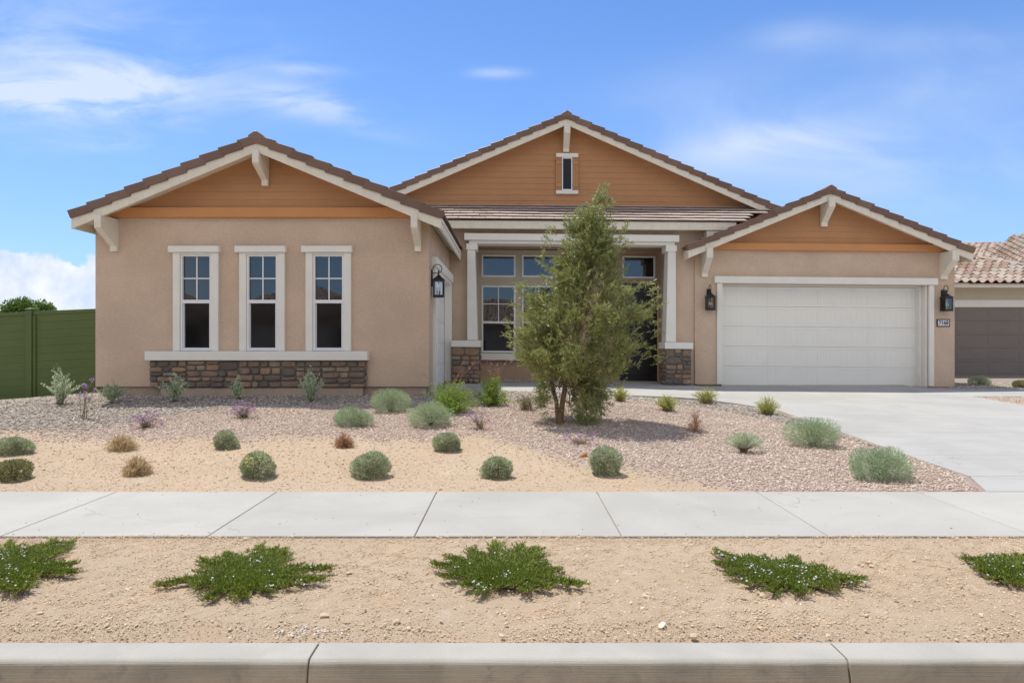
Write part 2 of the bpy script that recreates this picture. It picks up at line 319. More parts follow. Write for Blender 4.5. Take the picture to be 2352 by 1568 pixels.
class MB:
    def __init__(s): s.v = []; s.f = []; s.t = []; s.rng = random.Random(5)
    def add(s, vs, fs, tint=.5):
        n = len(s.v); s.v += [tuple(p) for p in vs]
        for f in fs: s.f.append(tuple(i+n for i in f)); s.t.append(tint)
        return s
    def box(s, x0, x1, y0, y1, z0, z1, tint=.5):
        return s.add([(x0,y0,z0),(x1,y0,z0),(x1,y1,z0),(x0,y1,z0),(x0,y0,z1),(x1,y0,z1),(x1,y1,z1),(x0,y1,z1)],
              [(0,3,2,1),(4,5,6,7),(0,1,5,4),(1,2,6,5),(2,3,7,6),(3,0,4,7)], tint)
    def hexa(s, p, tint=.5):   # 8 points, bottom loop then top loop
        return s.add(p, [(0,3,2,1),(4,5,6,7),(0,1,5,4),(1,2,6,5),(2,3,7,6),(3,0,4,7)], tint)
    def prism(s, poly, a, b, axis='y', tint=.5):
        """poly list of 2-D points; axis y: (x,z) extruded in y; axis x: (y,z) extruded in x; axis z: (x,y)"""
        n = len(poly)
        def P(p, d): return (p[0], d, p[1]) if axis == 'y' else ((d, p[0], p[1]) if axis == 'x' else (p[0], p[1], d))
        return s.add([P(p, a) for p in poly]+[P(p, b) for p in poly],
                     [tuple(range(n)), tuple(range(2*n-1, n-1, -1))]+[(i, i+n, (i+1) % n+n, (i+1) % n) for i in range(n)], tint)
    def tube(s, pts, rad, n=8, tint=.5, cap=True):
        pts = [Vector(p) for p in pts]; rad = rad if isinstance(rad, (list, tuple)) else [rad]*len(pts)
        base = len(s.v); 
        for i, p in enumerate(pts):
            d = (pts[min(i+1, len(pts)-1)]-pts[max(i-1, 0)]).normalized()
            a = d.orthogonal().normalized() if i == 0 else (a-d*a.dot(d)).normalized()
            b = d.cross(a)
            for k in range(n):
                w = 2*math.pi*k/n; s.v.append(tuple(p+(a*math.cos(w)+b*math.sin(w))*rad[i]))
        for i in range(len(pts)-1):
            for k in range(n):
                s.f.append((base+i*n+k, base+i*n+(k+1) % n, base+(i+1)*n+(k+1) % n, base+(i+1)*n+k)); s.t.append(tint)
        if cap:
            s.f.append(tuple(base+k for k in range(n-1, -1, -1))); s.t.append(tint)
            s.f.append(tuple(base+(len(pts)-1)*n+k for k in range(n))); s.t.append(tint)
        return s
    def build(s, name, m, parent=None, bevel=0, shear=False, label=None, local=False, smooth=False, seg=2):
        o0 = Vector((0, 0, 0)) if (parent is None or local) else worg(parent)
        vs = [(x-o0.x, y-o0.y, z-(SH*max(0, x+1.2) if shear else 0)-o0.z) for x, y, z in s.v]
        me = bpy.data.meshes.new(name); me.from_pydata(vs, [], s.f); me.update()
        bm = bmesh.new(); bm.from_mesh(me); bmesh.ops.recalc_face_normals(bm, faces=bm.faces); bm.to_mesh(me); bm.free()
        a = me.attributes.new('tint', 'FLOAT', 'FACE'); a.data.foreach_set('value', s.t)
        if smooth: me.polygons.foreach_set('use_smooth', [True]*len(me.polygons))
        me.materials.append(m); o = bpy.data.objects.new(name, me); COL.objects.link(o)
        if parent is not None: o.parent = parent
        if bevel:
            b = o.modifiers.new('bevel', 'BEVEL'); b.width = bevel; b.segments = seg; b.limit_method = 'ANGLE'; b.angle_limit = R(40)
        if label: o['label'] = label
        return o

# ------------------------------------------------------------------ terrain
def sstep(x, a, b): q = np.clip((x-a)/(b-a), 0, 1); return q*q*(3-2*q)
SX = [-40, -12, -10.8, -8.8, -7.2, -1, 1, 3, 4.8, 9.8, 40]
SV = [.02, .026, .0325, .057, .0740, .0740, .066, .046, .0310, .0300, .03]
def lump(X, Y):
    return (.012*np.sin(X*1.7+.8*Y)+.010*np.sin(2.9*Y-1.3*X+1)+.006*np.sin(5.1*X+3.7*Y+2))
def ter(X, Y):
    X = np.asarray(X, float); Y = np.asarray(Y, float)
    s = np.interp(X, SX, SV); z = s*np.clip(Y-6.69, 0, 6.15)
    drv = (X > 4.8) & (X < 9.76); z = np.where(X > 4.8, .0326*np.clip(Y-6.69, 0, 10.5)-.012, z)
    w = sstep(Y, 6.7, 7.6)*(1-sstep(Y, 12.0, 12.8))*(1-sstep(X, 3.8, 4.7))
    return z + lump(X, Y)*w - .006
def G(px, py):
    lo, hi = 3.3, 40.
    if py > 1232: Y = H*F/(py-CY); return np.array(((px-CX)*Y/F, Y, 0.0))
    for _ in range(50):
        Y = (lo+hi)/2; X = (px-CX)*Y/F; z = float(ter(X, Y)); p = CY+F*(H-z)/Y
        if p > py: lo = Y
        else: hi = Y
    return np.array((X, Y, z))
def polyline(pts): q = [G(*p) for p in pts]; return np.array([a[0] for a in q]), np.array([a[1] for a in q])
bx, by = polyline([(-250, 1000), (0, 994), (130, 1001), (350, 1008), (800, 1005), (1100, 1002), (1200, 1020), (1330, 1058), (1500, 1090), (1700, 1122), (1760, 1128)])
gx, gy = polyline([(-300, 996), (0, 993), (150, 990), (250, 980), (400, 952), (600, 938), (850, 924), (1300, 918)])
hx, hy = polyline([(1300, 915), (1480, 920), (1560, 931), (1680, 948), (1770, 966), (1850, 983), (1950, 1010), (2010, 1030)])
def masks(X, Y):
    n = .10*np.sin(3.1*X)+.06*np.sin(7.3*X+2)+.05*np.sin(11*X+5*Y)
    yb = np.interp(X, bx, by, right=0); yb = np.where(X > bx[-1], 0, yb)
    notan = 1/(1+np.exp(-(Y+n-yb)/.13))
    g1 = np.interp(X, gx, gy, right=99); g1 = np.where(X > gx[-1], 99, g1)
    g2 = np.where(X > hx[0], np.interp(X, hx, hy), 99); g2 = np.where(X > 4.7, 99, g2)
    grey = 1/(1+np.exp(-np.clip((Y+n*.7-np.minimum(g1, g2))/.08, -50, 50)))
    grey = np.where((X > 10.5) & (Y > 16.4), 1, grey)
    return notan*(1-grey), notan*grey
def in_conc(X, Y, e=0.0):
    d = (X > 4.8+e-.26*sstep(-Y, -7.6, -6.7)) & (X < 9.76-e) & (Y < 17.6)
    we = np.interp(X, [-1.6, 3.4, 4.2, 4.8], [14.25, 14.15, 13.5, 12.6])
    w = (X > -1.5+e) & (X < 4.9) & (Y > we+e) & (Y < 17.4)
    p = (X >= 9.7) & (Y > 14.9+e) & (Y < 16.4-e)
    return d | w | p

def lines(a, b, step, extra=()):
    return np.unique(np.round(np.concatenate([np.arange(a, b+1e-6, step), np.array(extra, float)]), 4))
def grid(xs, ys, zf):
    X, Y = np.meshgrid(xs, ys); Z = zf(X, Y); V = np.stack([X, Y, Z], -1).reshape(-1, 3)
    nx, ny = len(xs), len(ys); i = np.arange((nx-1)*(ny-1)); r = i//(nx-1); c = i % (nx-1); a = r*nx+c
    return V, np.stack([a, a+1, a+nx+1, a+nx], -1)
xs = np.unique(np.concatenate([np.linspace(-80, -13, 12), lines(-13, 14, .07), np.linspace(14, 80, 12)]))
ys = np.unique(np.concatenate([lines(6.69, 18.6, .07), np.linspace(18.6, 90, 14)]))
def yard_z(X, Y): return ter(X, Y)-np.where(in_conc(X, Y, .09), .09, 0)
Vg, Fg = grid(xs, ys, yard_z); pk, gr = masks(Vg[:, 0], Vg[:, 1])
tag(fast('yard', Vg, Fg, M['soil'], smooth=True, attrs={'pinkw': pk, 'greyw': gr}), kind='structure')
xs = np.unique(np.concatenate([np.linspace(-60, -7, 10), lines(-7, 7, .045), np.linspace(7, 60, 10)]))
ys = lines(3.34, 5.17, .045)
rg = np.random.default_rng(3)
def park_z(X, Y):
    w = sstep(Y, 3.36, 3.6)*(1-sstep(Y, 4.95, 5.15))
    return -.012+w*(.012+.008*np.sin(2.3*X+Y*1.5)+.004*np.sin(6.1*X-4*Y)+rg.normal(0, .0022, X.shape))
Vg, Fg = grid(xs, ys, park_z)
tag(fast('parkway', Vg, Fg, M['soil'], smooth=True, attrs={'pinkw': np.zeros(len(Vg)), 'greyw': np.zeros(len(Vg))}), kind='structure')
mb = MB(); mb.add([(-900, -900, -.5), (900, -900, -.5), (900, 900, -.5), (-900, 900, -.5)], [(0, 1, 2, 3)]); tag(mb.build('ground', M['soil']), kind='structure')
mb = MB(); mb.box(-200, 200, -7.5, 2.72, -.4, -.165); tag(mb.build('road', M['asphalt']), kind='structure')
mb = MB(); mb.box(-200, 200, -60, -7.9, -.4, .0); tag(mb.build('far_verge', M['soil']), kind='structure')

# sidewalk slabs with tooled joints
JX = [(-11.52+1.524*i) for i in range(-6, 26)]
X0 = (635-CX)*6.67/F; JX = [X0+1.524*i for i in range(-30, 34)]
mb = MB()
for a, b in zip(JX[:-1], JX[1:]): mb.box(a+.004, b-.004, 5.16, 6.68, -.09, 0.0, .5+.5*math.sin(a*37.7))
tag(mb.build('sidewalk', M['sidewalk'], bevel=.007), kind='structure')
mb = MB(); mb.box(-60, 60, 5.165, 6.675, -.10, -.014); tag(mb.build('sidewalk_joint', M['soil']), kind='structure')
# curb
prof = [(3.34, -.3), (3.34, -.004)]+[(3.34-.012, 0.0)]
for k in range(7):
    w = math.radians(90+k*12.5); prof.append((3.185+.035*math.cos(w), -.036+.035*math.sin(w)))
prof += [(3.115, -.165), (2.72, -.185), (2.72, -.3)]
cj = [-40, -30, -20]+[(715-CX)*3.2/F-2.43*3+2.43*i for i in range(0, 9)]+[20, 30, 40]
mb = MB()
for a, b in zip(cj[:-1], cj[1:]): mb.prism(prof, a+.004, b-.004, 'x')
tag(mb.build('curb', M['curb'], bevel=.004), kind='structure')
mb = MB(); mb.prism([(y+.012 if y < 3.3 else y-.01, z-.012) for y, z in prof], -40, 40, 'x'); tag(mb.build('curb_joint', M['soil']), kind='structure')

# driveway, walkway
def zd(Y): return .0326*(Y-6.69)
mb = MB()
def slab(x0, x1, y0, y1, zf, th=.10, x0b=None):
    x0b = x0 if x0b is None else x0b
    mb.hexa([(x0,y0,zf(x0,y0)-th),(x1,y0,zf(x1,y0)-th),(x1,y1,zf(x1,y1)-th),(x0b,y1,zf(x0b,y1)-th),(x0,y0,zf(x0,y0)),(x1,y0,zf(x1,y0)),(x1,y1,zf(x1,y1)),(x0b,y1,zf(x0b,y1))])
g = .005; zdf = lambda x, y: zd(y)
rows = [6.695, 7.35, 8.5, 10.2, 12.0, 13.85, 15.6, 17.6]
for i, (a, b) in enumerate(zip(rows[:-1], rows[1:])):
    xa = 4.54 if i == 0 else 4.8; xm = 7.3
    slab(xa, xm-g, a+g, b-g, zdf, x0b=4.8); slab(xm+g, 9.76, a+g, b-g, zdf)
tag(mb.build('driveway', M['driveway'], bevel=.006), kind='structure')
mb = MB()
zw = lambda x, y: float(np.interp(x, [-2, 1.2, 4.8], [.405, .395, zd(y)+.001]))
pts = [(-1.5, 14.25), (.5, 14.22), (2.0, 14.18), (3.4, 14.15), (3.9, 13.85), (4.3, 13.4), (4.6, 12.9), (4.79, 12.5)]
def wedge(px0, y0, px1, y1):
    mb.hexa([(px0,y0,zw(px0,y0)-.1),(px1,y1,zw(px1,y1)-.1),(px1,17.3,zw(px1,17.3)-.1),(px0,17.3,zw(px0,17.3)-.1),(px0,y0,zw(px0,y0)),(px1,y1,zw(px1,y1)),(px1,17.3,zw(px1,17.3)),(px0,17.3,zw(px0,17.3))])
for (a, b), (c, d) in zip(pts[:-1], pts[1:]): wedge(a, b, c, d)
tag(mb.build('walkway', M['driveway']), kind='structure')
mb = MB(); slab(9.765, 11.2, 14.9, 16.4, zdf); slab(11.21, 13.5, 14.9, 16.4, zdf); slab(13.51, 22, 14.9, 16.4, zdf)
tag(mb.build('side_path', M['driveway'], bevel=.006), kind='structure')
mb = MB(); slab(-1.5, 4.43, 16.2, 18.75, lambda x, y: .427, .2); tag(mb.build('porch_floor', M['driveway'], bevel=.008, shear=True), kind='structure')

# ------------------------------------------------------------------ scattered stones
def ico():
    p = (1+5**.5)/2
    v = np.array([(-1,p,0),(1,p,0),(-1,-p,0),(1,-p,0),(0,-1,p),(0,1,p),(0,-1,-p),(0,1,-p),(p,0,-1),(p,0,1),(-p,0,-1),(-p,0,1)])/1.9
    f = np.array([(0,11,5),(0,5,1),(0,1,7),(0,7,10),(0,10,11),(1,5,9),(5,11,4),(11,10,2),(10,7,6),(7,1,8),(3,9,4),(3,4,2),(3,2,6),(3,6,8),(3,8,9),(4,9,5),(2,4,11),(6,2,10),(8,6,7),(9,8,1)])
    return v, f
IV, IF = ico()
def rotm(rng, n):
    q = rng.normal(size=(n, 4)); q /= np.linalg.norm(q, axis=1)[:, None]; w, x, y, z = q.T
    return np.stack([1-2*(y*y+z*z), 2*(x*y-z*w), 2*(x*z+y*w), 2*(x*y+z*w), 1-2*(x*x+z*z), 2*(y*z-x*w), 2*(x*z-y*w), 2*(y*z+x*w), 1-2*(x*x+y*y)], -1).reshape(n, 3, 3)
def stones(name, pos, size, m, rng, flat=.7):
    n = len(pos); v = IV[None]*(1+rng.normal(0, .13, (n, 12, 1))); sc = np.stack([rng.uniform(.8, 1.35, n), rng.uniform(.7, 1.05, n), rng.uniform(.5, .85, n)], -1)
    v = v*sc[:, None, :]; v = np.einsum('nij,nkj->nki', rotm(rng, n), v); v[:, :, 2] *= flat
    v = v*size[:, None, None]+pos[:, None, :]
    Fc = (IF[None]+12*np.arange(n)[:, None, None]).reshape(-1, 3); tint = np.repeat(np.clip(rng.beta(2.2, 2.2, n), 0, 1), 20)
    return tag(fast(name, v.reshape(-1, 3), Fc, m, tint=tint), kind='stuff')
rng = np.random.default_rng(11)
def scatter(n, x0, x1, y0, y1, near=False):
    X = rng.uniform(x0, x1, n); Y = rng.uniform(y0, y1, n); k = np.abs(X) < .74*Y+2.6; return X[k], Y[k]
def house_foot(X, Y): return ((X > -7.7) & (X < -1.5) & (Y > 12.75)) | ((X > 4.4) & (X < 10.85) & (Y > 17)) | (Y > 20)
X, Y = scatter(250000, -12, 12, 6.72, 15.0); p, g_ = masks(X, Y); k = (rng.random(len(X)) < p) & ~in_conc(X, Y, -.03) & ~house_foot(X, Y); X, Y = X[k], Y[k]
sz = rng.uniform(.009, .017, len(X)); tag(stones('pink_gravel', np.stack([X, Y, ter(X, Y)+sz*.35], -1), sz, M['pink_gravel'], rng), 'pink crushed gravel covering the middle of the yard', 'gravel')
X, Y = scatter(140000, -12.5, 14, 8.0, 18.5); p, g_ = masks(X, Y); k = (rng.random(len(X)) < g_) & ~in_conc(X, Y, -.04) & ~house_foot(X, Y); X, Y = X[k], Y[k]
sz = rng.uniform(.013, .026, len(X)); tag(stones('grey_gravel', np.stack([X, Y, ter(X, Y)+sz*.3], -1), sz, M['grey_gravel'], rng), 'coarser grey brown gravel along the house and driveway edge', 'gravel')
X, Y = scatter(50000, -10.5, 5, 6.72, 10.5); p, g_ = masks(X, Y); k = (p+g_ < .4) & ~in_conc(X, Y, -.03); X, Y = X[k], Y[k]
sz = rng.gamma(2.0, .0022, len(X))+.002; tag(stones('soil_pebbles', np.stack([X, Y, ter(X, Y)+sz*.2], -1), sz, M['pebble'], rng), 'small crumbs and pebbles on the tan soil by the sidewalk', 'pebbles')
X, Y = scatter(250000, -6.2, 6.2, 3.36, 5.15); w = .5+.5*np.sin(1.9*X+2.2*Y)*np.sin(3.7*X-2*Y+1); k = rng.random(len(X)) < .35+.65*w; X, Y = X[k], Y[k]
sz = np.clip(rng.gamma(1.5, .0013, len(X))+.0013, 0, .010); tag(stones('parkway_pebbles', np.stack([X, Y, sz*.25+.008*np.sin(2.3*X+Y*1.5)+.004*np.sin(6.1*X-4*Y)], -1), sz, M['pebble'], rng), 'fine grit and pebbles on the tan soil by the curb', 'pebbles')
X, Y = scatter(3600, -6.2, 6.2, 3.38, 5.13); w = .5+.5*np.sin(1.3*X+1)*np.sin(2.1*X+3*Y); k = rng.random(len(X)) < .08+.5*w**2+.8*np.exp(-(Y-3.37)/.12); X, Y = X[k], Y[k]; sz = rng.gamma(2, .0032, len(X))+.003
tag(stones('soil_clods', np.stack([X, Y, sz*.2+.004], -1), sz, M['pebble'], rng, .6), 'larger clods and stones lying in the tan soil near the curb', 'pebbles')
X, Y = scatter(900, -6, 7, 5.17, 6.68); k = rng.random(len(X)) < .12+.7*np.exp(-(Y-5.17)/.10)+.35*np.exp(-(6.68-Y)/.06); X, Y = X[k], Y[k]; sz = rng.uniform(.003, .008, len(X))
tag(stones('stray_grit', np.stack([X, Y, sz*.4], -1), sz, M['pebble'], rng), 'stray grit scattered on the sidewalk edges', 'pebbles')
X = rng.normal((690-CX)*3.45/F, .17, 90); Y = rng.normal(3.44, .04, 90); k = Y > 3.36; X, Y = X[k], Y[k]; sz = rng.uniform(.003, .009, len(X))
o = stones('pale_chips', np.stack([X, Y, .002+sz*.5], -1), sz, mat('pale_chip', (.66, .61, .54), .9, .1), rng); tag(o, 'pile of pale stone chips beside the curb', 'pebbles')

# ------------------------------------------------------------------ house
def XH(px, Y): return (px-CX)*Y/F
def ZH(py, Y, X=None):
    z = H+(CY-py)*Y/F
    return z if X is None else z+SH*max(0, X+1.2)
house = empty('house', (1.5, 17.0, .3), 'single storey beige stucco house with orange gables, brown tile roof and white garage door', 'house')
def hp(mb, name, m, parent=house, bevel=0, label=None, **k): return mb.build(name, M[m] if isinstance(m, str) else m, parent, bevel, True, label, **k)
PITCH = .4165
WING = dict(xc=-4.50, zr=5.10, half=3.30, yf=12.33, wall=12.84, wl=-7.63, wr=-1.52)
GAR = dict(xc=7.575, zr=5.205, half=3.43, yf=16.65, wall=17.1, wl=4.46, wr=10.80)
MAIN = dict(xc=1.405, zr=7.335, half=5.52, yf=17.95, wall=18.4)

def gable_roof(g, yb, label, m=PITCH, tilt=.046, expo=.36):
    xc, zr, half, yf = g['xc'], g['zr'], g['half'], g['yf']
    root = MB(); rr = random.Random(int(xc*100))
    L = half*math.sqrt(1+m*m); c = 1/math.sqrt(1+m*m); s_ = m*c
    n = round(L/expo); e = L/n
    for sd in (-1, 1):
        def P(u, h, y):   # u = distance down from ridge along slope, h = height normal to slope
            return (xc+sd*(u*c+h*s_*1), y, zr-.02-u*s_+h*c)
        for k in range(n):
            u0 = k*e-(.05 if k else -.0); u1 = (k+1)*e
            h0, h1 = -.045, -.045+tilt
            # rake tile hanging over the barge board
            yy = yf-.035
            j = rr.uniform(-.004, .004)
            pr = [P(u1, h1+.02+j, 0), P(u0, h0+.024+j, 0), P(u0, h0-.118+j, 0), P(u1, h1-.128+j, 0)]
            root.prism([(q[0], q[2]) for q in pr], yy+rr.uniform(-.003, .003)-.004*(k % 2), yf+.16, 'y', rr.random()*.8)
            w = .34; y = yf+.165-(w/2 if k % 2 else 0)*0
            y0 = yf+.165; off = (k % 2)*w*.5; first = True
            while y0 < yb:
                y1 = min(y0+(w-off if first and off else w), yb); first = False
                jj = rr.uniform(-.003, .003); th = .022
                pts = [P(u0, h0-th, y0+.003), P(u1, h1-th+jj, y0+.003), P(u1, h1-th+jj, y1-.003), P(u0, h0-th, y1-.003),
                       P(u0, h0, y0+.003), P(u1, h1+jj, y0+.003), P(u1, h1+jj, y1-.003), P(u0, h0, y1-.003)]
                root.hexa(pts, rr.random()*.8); y0 = y1
    # ridge caps
    y = yf-.04; k = 0
    while y < yb:
        hgt = .035+.012; y1 = y+.40
        root.prism([(xc-.13, zr-.02-.13*m-.05), (xc-.13, zr-.13*m+.0), (xc-.02, zr+.018), (xc+.02, zr+.018), (xc+.13, zr-.13*m), (xc+.13, zr-.02-.13*m-.05)], y, y1+.03, 'y', rr.random()*.8)
        y = y1; k += 1
    ro = hp(root, 'roof', 'roof', bevel=.004, label=label, seg=1)
    # deck / soffit
    d = MB(); zu = .165
    for sd in (-1, 1):
        xe = xc+sd*(half-.03)
        d.prism([(xc, zr-zu), (xe, zr-zu-m*(half-.03)), (xe, zr-zu-.035-m*(half-.03)), (xc, zr-zu-.035)], yf+.05, yb, 'y')
    hp(d, 'soffit', 'trimwood', ro)
    # barge boards
    b = MB()
    for sd in (-1, 1):
        xe = xc+sd*(half-.045)
        b.prism([(xc, zr-.12), (xe, zr-.12-m*(half-.045)), (xe, zr-.335-m*(half-.045)), (xc, zr-.335)], yf, yf+.045, 'y')
    hp(b, 'barge_board', 'trimwood', ro, .004)
    # eave fascia
    f = MB()
    for sd in (-1, 1):
        xe = xc+sd*(half-.045); z1 = zr-.115-m*(half-.045)
        x0, x1 = sorted((xe, xe-sd*.04)); f = MB(); f.box(x0, x1, yf+.048, yb, z1-.215, z1)
        hp(f, 'fascia', 'trimwood', ro, .004)
    return ro
gable_roof(WING, 23, 'brown tile roof over the front wing with three windows')
gable_roof(GAR, 24, 'brown tile roof over the double garage')
gable_roof(MAIN, 30, 'large brown tile roof over the middle of the house', m=.4330)

def under(g, x, m=PITCH): return g['zr']-.17-m*abs(x-g['xc'])
def clip_gable(g, x0, x1, z0, z1, m=PITCH):
    """polygon of the band z0..z1 limited by x0..x1 and the underside of the roof"""
    def lim(z): h = (g['zr']-.17-z)/m; return max(x0, g['xc']-h), min(x1, g['xc']+h)
    a0, b0 = lim(z0); a1, b1 = lim(z1); pts = [(a0, z0), (b0, z0)]
    if b1 < x1-1e-6 and b0 >= x1-1e-6: pts.append((x1, under(g, x1, m)))
    if b1 > a1: pts += [(b1, z1), (a1, z1)]
    if a1 > x0+1e-6 and a0 <= x0+1e-6: pts.append((x0, under(g, x0, m)))
    return pts
def siding(g, y, z0, label, m=PITCH, expo=.152):
    s = MB(); z = z0; top = g['zr']-.17
    hl = lambda z: max(0, (top-z)/m)
    while z < top-.02:
        z1 = min(z+expo, top-.01); a, b = hl(z), hl(z1); xc = g['xc']
        x_ = xc-a; brd = random.Random(int(z*977+xc*10)); L_ = brd.uniform(.6, 3.4)
        while x_ < xc+a-1e-4:
            xn = min(x_+L_, xc+a); L_ = 3.66; j = brd.uniform(-.0012, .0012); u0 = max(x_+.001, xc-b) ; u1 = min(xn-.001, xc+b); u1 = max(u0, u1) if xn > xc-b else u0
            l0_ = x_ if x_ <= xc-a+1e-6 else x_+.0015
            if u1 > u0: s.add([(l0_, y-.016+j, z), (xn-.0015 if xn < xc+a else xn, y-.016+j, z), (u1, y-.006+j, z1), (u0, y-.006+j, z1), (l0_, y+.01, z), (xn, y+.01, z)], [(0, 1, 2, 3), (0, 4, 5, 1)])
            else: s.add([(l0_, y-.016+j, z), (xn, y-.016+j, z), (max(min(xn, xc+b), xc-b), y-.006, z1), (l0_, y+.01, z), (xn, y+.01, z)], [(0, 1, 2), (0, 3, 4, 1)])
            x_ = xn
        s.add([(xc-a, y-.003, z), (xc+a, y-.003, z), (xc+b, y-.003, z1), (xc-b, y-.003, z1)], [(0, 1, 2, 3)])
        z = z1
    hp(s, 'gable_siding', 'orange', label=label)

# left wing walls: z of screed .60
w = MB(); g = WING
zh_ = ZH(580, 12.78)-.02
w.box(g['wl'], g['wr'], 12.84, 13.04, .605, 1.262); w.prism(clip_gable(g, g['wl'], g['wr'], zh_, 3.70), 12.84, 13.04, 'y')
ed = [g['wl']]+[XH(p+152.2*k, 12.80) for k in range(3) for p in (413, 487)]+[g['wr']]
for i in range(0, 8, 2): w.box(ed[i], ed[i+1], 12.84, 13.04, 1.262, zh_)
w.box(g['wl'], g['wl']+.2, 13.04, 23, .605, under(g, g['wl'])-.02)
# right side wall with the side garage opening
w.box(-1.72, -1.52, 13.04, 13.62, .605, 3.60); w.box(-1.72, -1.52, 17.12, 17.3, .42, 3.60); w.box(-1.72, -1.52, 13.62, 17.12, 2.93, 3.60)
w.prism([(g['xc']-3.0, 3.70), (g['xc']+3.0, 3.70), (g['xc']+.05, 4.9), (g['xc']-.05, 4.9)], 12.86, 13.0, 'y')
hp(w, 'wall', 'stucco')
p = MB(); p.box(-7.53, -1.58, 12.90, 13.3, .2, .603); p.box(-7.53, -7.3, 13.3, 23, .0, .603); p.box(-1.74, -1.56, 13.04, 13.62, .2, .60); hp(p, 'plinth', 'plinth', bevel=.006)
p = MB(); p.box(-6.4, -2.72, 12.76, 12.895, .2, .585); hp(p, 'plinth', 'plinth', bevel=.006)
siding(WING, 12.84, 3.865, 'orange lap siding of the gable above the three windows')
b = MB(); b.prism(clip_gable(WING, -7.6, -1.55, 3.69, 3.865), 12.745, 12.85, 'y'); hp(b, 'belly_band', 'band', bevel=.005)

# garage walls
w = MB(); g = GAR
w.prism(clip_gable(g, g['wl'], g['wr'], 2.90, 3.72), 17.1, 17.3, 'y')
w.box(4.46, 5.12, 17.1, 17.3, .44, 2.90); w.box(10.15, 10.80, 17.1, 17.3, .44, 2.90)
w.box(4.46, 4.66, 17.3, 24, .44, 3.6); w.box(10.6, 10.8, 17.3, 24, .44, 3.6)
w.prism([(g['xc']-3.0, 3.72), (g['xc']+3.0, 3.72), (g['xc']+.05, 4.98), (g['xc']-.05, 4.98)], 17.12, 17.28, 'y')
hp(w, 'wall', 'stucco', bevel=.006)
p = MB(); p.box(4.53, 5.10, 17.16, 17.4, .2, .438); hp(p, 'plinth', 'plinth', bevel=.005); p = MB(); p.box(10.17, 10.74, 17.16, 24, .2, .438); hp(p, 'plinth', 'plinth', bevel=.005)
siding(GAR, 17.1, 3.885, 'orange lap siding of the gable above the garage')
b = MB(); b.prism(clip_gable(GAR, 4.5, 10.76, 3.715, 3.885), 17.0, 17.11, 'y'); hp(b, 'belly_band', 'band', bevel=.005)

# main gable
siding(MAIN, 18.4, 4.98, 'orange lap siding of the big middle gable', m=.433)
w = MB(); w.prism([(-4.0, 4.2), (6.8, 4.2), (6.8, 4.75), (1.405, 7.1), (-4.0, 4.75)], 18.42, 18.6, 'y'); hp(w, 'wall', 'stucco'); w = MB()
w.box(-7.4, -7.2, 23, 29.8, .2, 3.4); w.box(10.4, 10.6, 24, 29.8, .2, 3.4); w.box(-7.4, 10.6, 29.6, 29.8, .2, 3.8)
hp(w, 'wall', 'stucco')

# porch front wall (Y 17.15) : stub walls, lintel and the recessed entry
w = MB()
w.box(-1.70, -1.0, 17.15, 18.6, .44, 4.20); w.box(3.93, 4.52, 17.15, 18.6, .44, 4.20)
w.box(-1.0, 3.93, 17.15, 17.45, 3.87, 4.20); w.box(4.52, 5.5, 17.16, 17.3, 3.7, 4.25)
hp(w, 'wall', 'stucco', bevel=.006)
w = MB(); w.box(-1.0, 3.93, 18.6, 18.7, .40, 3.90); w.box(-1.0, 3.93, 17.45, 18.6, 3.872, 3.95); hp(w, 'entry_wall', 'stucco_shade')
# porch roof
r = MB(); rr = random.Random(8); m_ = .4165; c = 1/math.sqrt(1+m_*m_); s_ = m_*c
zt = 4.345+.02; L = 1.66*math.sqrt(1+m_*m_); n = 6; e = L/n; U0 = 16.76
def PP(u, h, x): return (x, U0+u*c-h*s_, zt-.03+u*s_+h*c)
for k in range(n+1):
    x = -3.6+(k % 2)*.165
    while x < 6.6:
        u0 = k*e; u1 = min((k+1)*e+.05, L+.03); j = rr.uniform(-.003, .003)
        if x > 4 and zt+u0*s_ < GAR['zr']-.05-PITCH*abs(x+.33-GAR['xc']): break
        lo, hi = .052+j, .012+j
        r.hexa([PP(u0, lo-.034, x+.002), PP(u0, lo-.034, x+.328), PP(u1, hi-.02, x+.328), PP(u1, hi-.02, x+.002),
                PP(u0, lo, x+.002), PP(u0, lo, x+.328), PP(u1, hi, x+.328), PP(u1, hi, x+.002)], rr.random()*.8)
        r.t[-5] = .93+.07*rr.random()      # upper face painted paler, as if in bright sun
        x += .33
    if k == n-1: break
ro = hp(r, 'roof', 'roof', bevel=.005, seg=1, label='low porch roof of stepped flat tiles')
f = MB(); f.box(-3.2, 5.38, 16.80, 16.845, 4.155, 4.345); hp(f, 'fascia', 'trimwood', ro, .004)
f = MB(); f.prism([(4.68, 3.98), (4.98, 3.98), (5.36, 4.15), (4.68, 4.15)], 16.85, 17.14, 'y'); hp(f, 'fascia', 'trimwood', ro, .004)
f = MB(); f.prism([(16.846, 4.16), (18.4, 4.84), (18.4, 4.87), (16.846, 4.30)], -3.2, 5.2, 'x'); f.box(-1.6, 4.7, 16.85, 17.15, 4.165, 4.185); hp(f, 'soffit', 'trimwood', ro)
f = MB(); f.box(-3.9, 6.0, 18.33, 18.372, 4.93, 4.99); hp(f, 'flashing', 'roof', ro)

